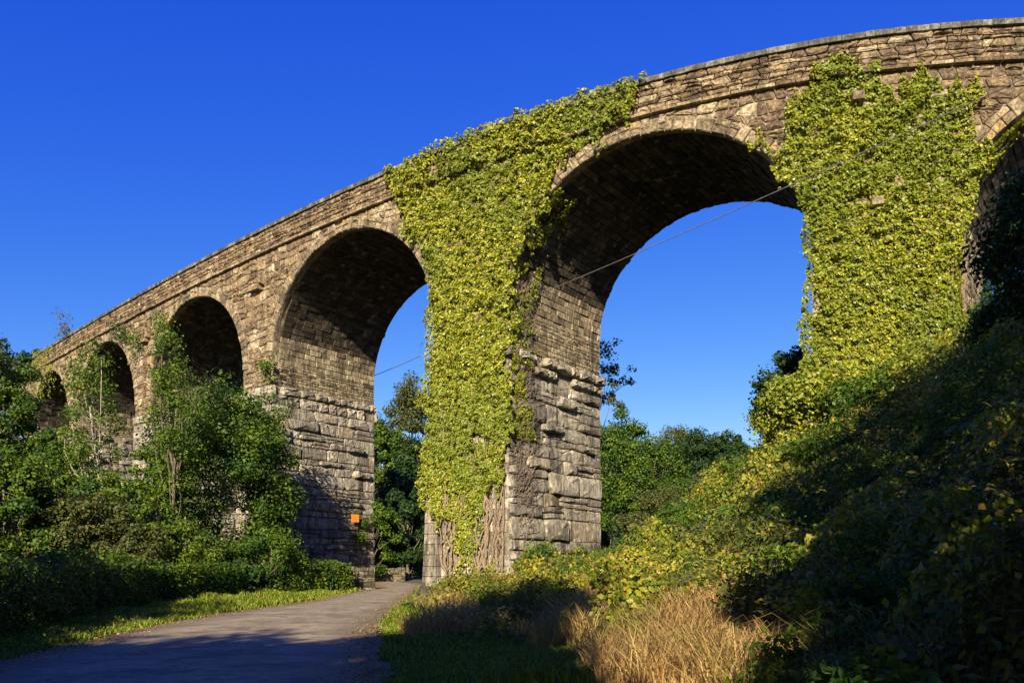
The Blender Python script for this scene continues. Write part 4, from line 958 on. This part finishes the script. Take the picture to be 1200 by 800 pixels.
# bracken fronds on the bank, each a plant of its own
def fern(x, y, label, size=.7, nf=9, mat=M_FERN):
    z = H1(x, y)+float(veg_h(np.array([x]), np.array([y]))[0])*.45; root = empty('bracken_fern', (x, y, z), label, 'fern')
    for k in range(nf):
        a = 2*math.pi*k/nf+rng.uniform(-.3, .3); L = size*rng.uniform(.75, 1.2); m_ = MB(); up = rng.uniform(.5, .95)
        def sp(t): return np.array([x+math.cos(a)*L*t, y+math.sin(a)*L*t, z+L*(up*t-.75*t*t)])
        pts = [tuple(sp(t/6)) for t in range(7)]; m_.add(*tube(pts, [.008]*6+[.003], 3)); s_ = np.array([-math.sin(a), math.cos(a), 0])
        for q in range(1, 13):
            t = q/13; b_ = sp(t); w_ = L*.30*math.sin(math.pi*(.12+.88*(1-t)))**.8; d_ = sp(min(1, t+.07))-b_
            for sg in (-1, 1):
                tip = b_+s_*sg*w_+d_*.9+np.array([0, 0, -.12*w_]); m_.add([tuple(b_), tuple(b_+s_*sg*w_*.5+d_*1.0), tuple(tip), tuple(b_+s_*sg*w_*.5-d_*.15)], [(0, 1, 2, 3)])
        link('frond', m_.mesh('frond'), mat, root)
fx, fy = at(502, 27)
fern(fx, fy, 'feathery green fern at the road edge left of the golden bramble bush', 1.3, 13)
for (u_, Y, lab) in ((905, 20, 'bracken fern on the bank nearest the lit grass'), (1010, 24, 'bracken fern halfway up the shaded bank'), (1085, 22, 'bracken fern on the shaded bank right of the middle'), (1150, 17, 'bracken fern low on the shaded bank near the right edge'), (1040, 29, 'bracken fern high on the bank below the ivy covered pier'), (860, 30, 'sunlit bracken fern in the yellow brambles on the bank'), (800, 34, 'sunlit bracken fern on the slope right of the middle pier'), (940, 31, 'bracken fern where the sunlit brambles meet the shade')):
    fx, fy = at(u_, Y); fern(fx, fy, lab, 1.0 if Y < 26 else 1.3)

# leaf litter and grit along the road edges
i_ = rng.integers(20, len(kk)-60, 9000); sg_ = rng.choice([-1, 1], 9000); o_ = sg_*(RWd[i_]/2-np.abs(rng.normal(size=9000))*.35)
tx_, ty_ = RX[i_+1]-RX[i_], RY[i_+1]-RY[i_]; l_ = np.hypot(tx_, ty_); P_ = np.stack([RX[i_]+ty_/l_*o_+rng.normal(size=9000)*.05, RY[i_]-tx_/l_*o_+rng.normal(size=9000)*.05, np.full(9000, .03)+rng.random(9000)*.02], 1)
V, F_ = leaves(P_, rng.normal(size=(9000, 3))*.25+np.array([0, 0, 1.]), rng.uniform(.02, .07, 9000), .8, .15)
build('leaf_litter', V, F_, M_STRAW, 'dry fallen leaves and grit along both edges of the lane', 'leaves')
# roadside hedge on the left: clipped rough, one long hedge
def hedge(P0, P1, name, label, hh, ww, n, mat, leaf):
    pts = np.array(P0); seg = np.hypot(*np.diff(pts, axis=0).T); cum = np.r_[0, np.cumsum(seg)]
    t = rng.uniform(0, cum[-1], n); hx = np.interp(t, cum, pts[:, 0]); hy = np.interp(t, cum, pts[:, 1])
    root = empty(name, (float(pts[0, 0]), float(pts[0, 1]), 0), label, 'hedge')
    i = np.clip(np.searchsorted(cum, t)-1, 0, len(seg)-1); d = np.diff(pts, axis=0)[i]/seg[i][:, None]; nrm = np.stack([d[:, 1], -d[:, 0]], 1)
    Hm = hh*(.78+.45*fbm(t*.5, t*0+3, 1.)); a = rng.uniform(0, np.pi*1.15, n)-.1; rr_ = rng.random(n)**.25*(.82+.4*fbm(t*1.3, a*2, 7.))
    o = np.cos(a)*ww*rr_; zz = np.where(np.sin(a) > 0, np.sin(a)**.6, 0)*Hm*rr_; zz = np.where(rng.random(n) < .45, rng.random(n)*Hm*.95, zz); 
    x, y = hx+nrm[:, 0]*o, hy+nrm[:, 1]*o; P_ = np.stack([x, y, height(x, y)+zz], 1)
    Nn = np.stack([nrm[:, 0]*np.cos(a), nrm[:, 1]*np.cos(a), np.sin(a)+.2], 1)+rng.normal(size=(n, 3))*.55
    V, F_ = leaves(P_, Nn, leaf*(1+hy/60)*rng.uniform(.6, 1.3, n), .75, .12); tag(link('foliage', np_mesh('foliage', V, F_), mat, root), kind='stuff')
    m_ = MB()
    for k in range(int(cum[-1]*5)):
        t_ = rng.uniform(0, cum[-1]); px_, py_ = np.interp(t_, cum, pts[:, 0]), np.interp(t_, cum, pts[:, 1]); zb = H1(px_, py_)
        m_.add(*tube([(px_, py_, zb), (px_+rng.normal()*.15, py_+rng.normal()*.15, zb+hh*.5), (px_+rng.normal()*.35, py_+rng.normal()*.35, zb+hh*.98)], [.03, .02, .005], 4))
    tag(link('stems', m_.mesh('stems'), M_BARK, root), kind='stuff')
hedge(HP[:-2], None, 'roadside_hedge', 'long rough hedge along the left verge, dark below with a sunlit clipped top', 1.65, .75, 60000, M_OAK, .085)
hedge([(-12.2, 41), (-9.9, 45.6)], None, 'roadside_hedge', 'short bright topped hedge against the foot of the shaded pier', 1.75, .7, 12000, M_ELD, .085)

#DETAILS
# ------------------------------------------------------------------ field walls
def dry_wall(name, label, P0, P1, hh, th, ch=.22, cw=.42):
    a, b_ = np.array(P0), np.array(P1); L = float(np.hypot(*(b_-a))); d = (b_-a)/L; n_ = np.array([d[1], -d[0]])
    root = empty(name, (float(a[0]), float(a[1]), H1(*a)-.1), label, 'wall')
    def sfw(t, z, p): q = a+d*t+n_*(th/2+p); return (float(q[0]), float(q[1]), H1(q[0], q[1])-.1+z)
    for poly in courses(0, L, 0, hh-.22, ch, cw, .03, .05, .2):
        v_, f_ = block(shrink(poly, .01), sfw, random.uniform(.0, .06), .03, .02, -th*.55); link('stone', py_mesh('stone', v_, f_), M_WALL, root)
    t = 0
    while t < L:
        e = min(t+random.uniform(.18, .34), L); h_ = random.uniform(.2, .34)
        v_, f_ = block([(t+.01, hh-.22), (e-.01, hh-.22), (e-.02, hh-.22+h_), (t+.02, hh-.22+h_*.9)], sfw, .04, .03, .02, -th*1.0); link('cope_stone', py_mesh('cope_stone', v_, f_), M_WALL, root); t = e
    q = MB(); c_ = [a-n_*th*.3, b_-n_*th*.3, b_+n_*th*.42, a+n_*th*.42]; z0 = H1(*a)-.2
    q.add([(p[0], p[1], z0) for p in c_]+[(p[0], p[1], z0+hh) for p in c_], [(3, 2, 1, 0), (4, 5, 6, 7), (0, 1, 5, 4), (1, 2, 6, 5), (2, 3, 7, 6), (3, 0, 4, 7)]); link('core', q.mesh('core'), M_MORT, root)
dry_wall('field_wall', 'low stone wall across the far side of the lane under the arch', (-14.5, 66.5), (-9.6, 68.6), 1.3, .5, .26, .5)
dry_wall('field_wall', 'dark low stone wall ending beside the lane in front of the shaded pier', (-10.6, 46.2), (-8.6, 47.6), 1.45, .55, .26, .45)
# pale stone at the road corner
bx, by = at(497, 30); z = H1(bx, by)
v_, f_ = [], []
NU, NV_ = 10, 7
for i in range(NV_+1):
    for j in range(NU):
        a, b_ = math.pi*i/NV_, 2*math.pi*j/NU; q = (.8+.4*random.random()); v_.append((bx+.32*math.sin(a)*math.cos(b_)*q, by+.28*math.sin(a)*math.sin(b_)*q, z+.3-.55*-math.cos(a)*1.0*q*.9))
for i in range(NV_):
    for j in range(NU): f_.append((i*NU+j, i*NU+(j+1) % NU, (i+1)*NU+(j+1) % NU, (i+1)*NU+j))
tag(link('boulder', py_mesh('boulder', v_, f_), M_WALL), 'pale upright stone at the bend where the lane passes the middle pier', 'boulder')
# orange painted plate on the side of the shaded pier
zl = LEDGE[4]; sE = ARCHES[4][0]-ARCHES[4][1]
def low4(d, z, p):
    b = batter(z, zl); t = max(0, min(1, d/WID)); return front(sE+b*(1-.75*t)+p, z, b*(1-t), d)
best = min(((abs(proj(*low4(d, z, .3))[0]-414)+abs(proj(*low4(d, z, .3))[1]-607), d, z) for d in np.arange(0, WID, .1) for z in np.arange(1, 9, .1)))
_, d0, z0 = best
pl = MB(); a, b_, h_ = .38, .33, .02; A = [low4(d0-a, z0-b_, .58), low4(d0+a, z0-b_, .58), low4(d0+a, z0+b_, .58), low4(d0-a, z0+b_, .58)]; B = [low4(d0-a, z0-b_, .62), low4(d0+a, z0-b_, .62), low4(d0+a, z0+b_, .62), low4(d0-a, z0+b_, .62)]
pl.add(A+B, [(3, 2, 1, 0), (4, 5, 6, 7), (0, 1, 5, 4), (1, 2, 6, 5), (2, 3, 7, 6), (3, 0, 4, 7)])
rt = empty('marker_plate', low4(d0, z0-b_, .4), 'small square orange marker plate fixed on the side of the shaded pier', 'sign')
link('plate', pl.mesh('plate'), M_ORANGE, rt)
br = MB()
for sx in (-.3, .3):
    for sz in (-.3, .3): br.add(*tube([low4(d0+sx, z0+sz, -.1), low4(d0+sx, z0+sz, .59)], [.02, .02], 6))
link('fixing', br.mesh('fixing'), M_CABLE, rt)['kind'] = 'stuff'
# overhead cables
def cable(label, A, B, sag, r_=.035):
    pts = [tuple(np.array(A)*(1-t)+np.array(B)*t-np.array([0, 0, sag*4*t*(1-t)])) for t in np.linspace(0, 1, 24)]
    v_, f_ = tube(pts, [r_]*24, 6); tag(link('overhead_cable', py_mesh('overhead_cable', v_, f_), M_CABLE, None, True), label, 'cable')
cable('thin overhead cable slanting across the biggest arch and the right hand ivy', unproj(1230, 78, 26), unproj(636, 343, 48.2), .15, .022)
cable('short thin overhead cable crossing the sky in the arch left of the middle pier', unproj(511, 408, 60), unproj(430, 443, 72), .1, .028)
# a few dry stalks leaning at the road edge
for (u_, Y, L, lx, lab) in ((476, 21, 1.0, -.45, 'tall pale dry grass stalk leaning over the road edge'),):
    x, y = at(u_, Y); z = H1(x, y); pts, rr = limb((x, y, z), (x+lx*L, y, z+L), .012, .006, .04, 6)
    tag(link('dry_stalk', py_mesh('dry_stalk', *tube(pts, rr, 5)), M_STRAW), lab, 'stalk')
# plants rooted in the parapet and on the face of the viaduct
def wall_plant(label, u_, v_, n, size, mat):
    s_ = su(u_); Yf = float(np.interp(u_, _uu, _Y)); z = EYE+(V0-v_)/FPX*Yf; p = front(s_, z, .1)
    root = empty('wall_shrub', p, label, 'shrub'); m_ = MB(); P_ = []
    for k in range(12):
        q = front(s_+rng.normal()*size*.5, z+rng.normal()*size*.6+size*.2, .3+rng.random()*size*.6); a, b_ = limb(p, q, .03, .008, .1, 3); m_.add(*tube(a, b_, 4))
        P_.append(np.array(q)+rng.normal(size=(n//12, 3))*size*.28)
    link('stems', m_.mesh('stems'), M_BARK, root); P_ = np.concatenate(P_)
    V, F_ = leaves(P_, rng.normal(size=P_.shape)+np.array([0, -.8, .6]), rng.uniform(.14, .26, len(P_)), .8, .12); tag(link('foliage', np_mesh('foliage', V, F_), mat, root), kind='stuff')
wall_plant('small shrub sprouting from the parapet near the left end of the viaduct', 82, 388, 300, 1.3, M_OLIVE)
wall_plant('leafy tuft growing on the wall just right of the second smallest arch', 148, 392, 420, 1.3, M_OAKD)
wall_plant('leafy tuft on the wall between the two small arches and the middle sized arch', 166, 405, 300, 1.1, M_OAK)
wall_plant('green plants clinging at the left edge of the middle sized arch', 199, 392, 420, 1.5, M_ELD)
wall_plant('green tuft on the narrow pier left of the arch over the lane', 318, 432, 260, .8, M_ELD)
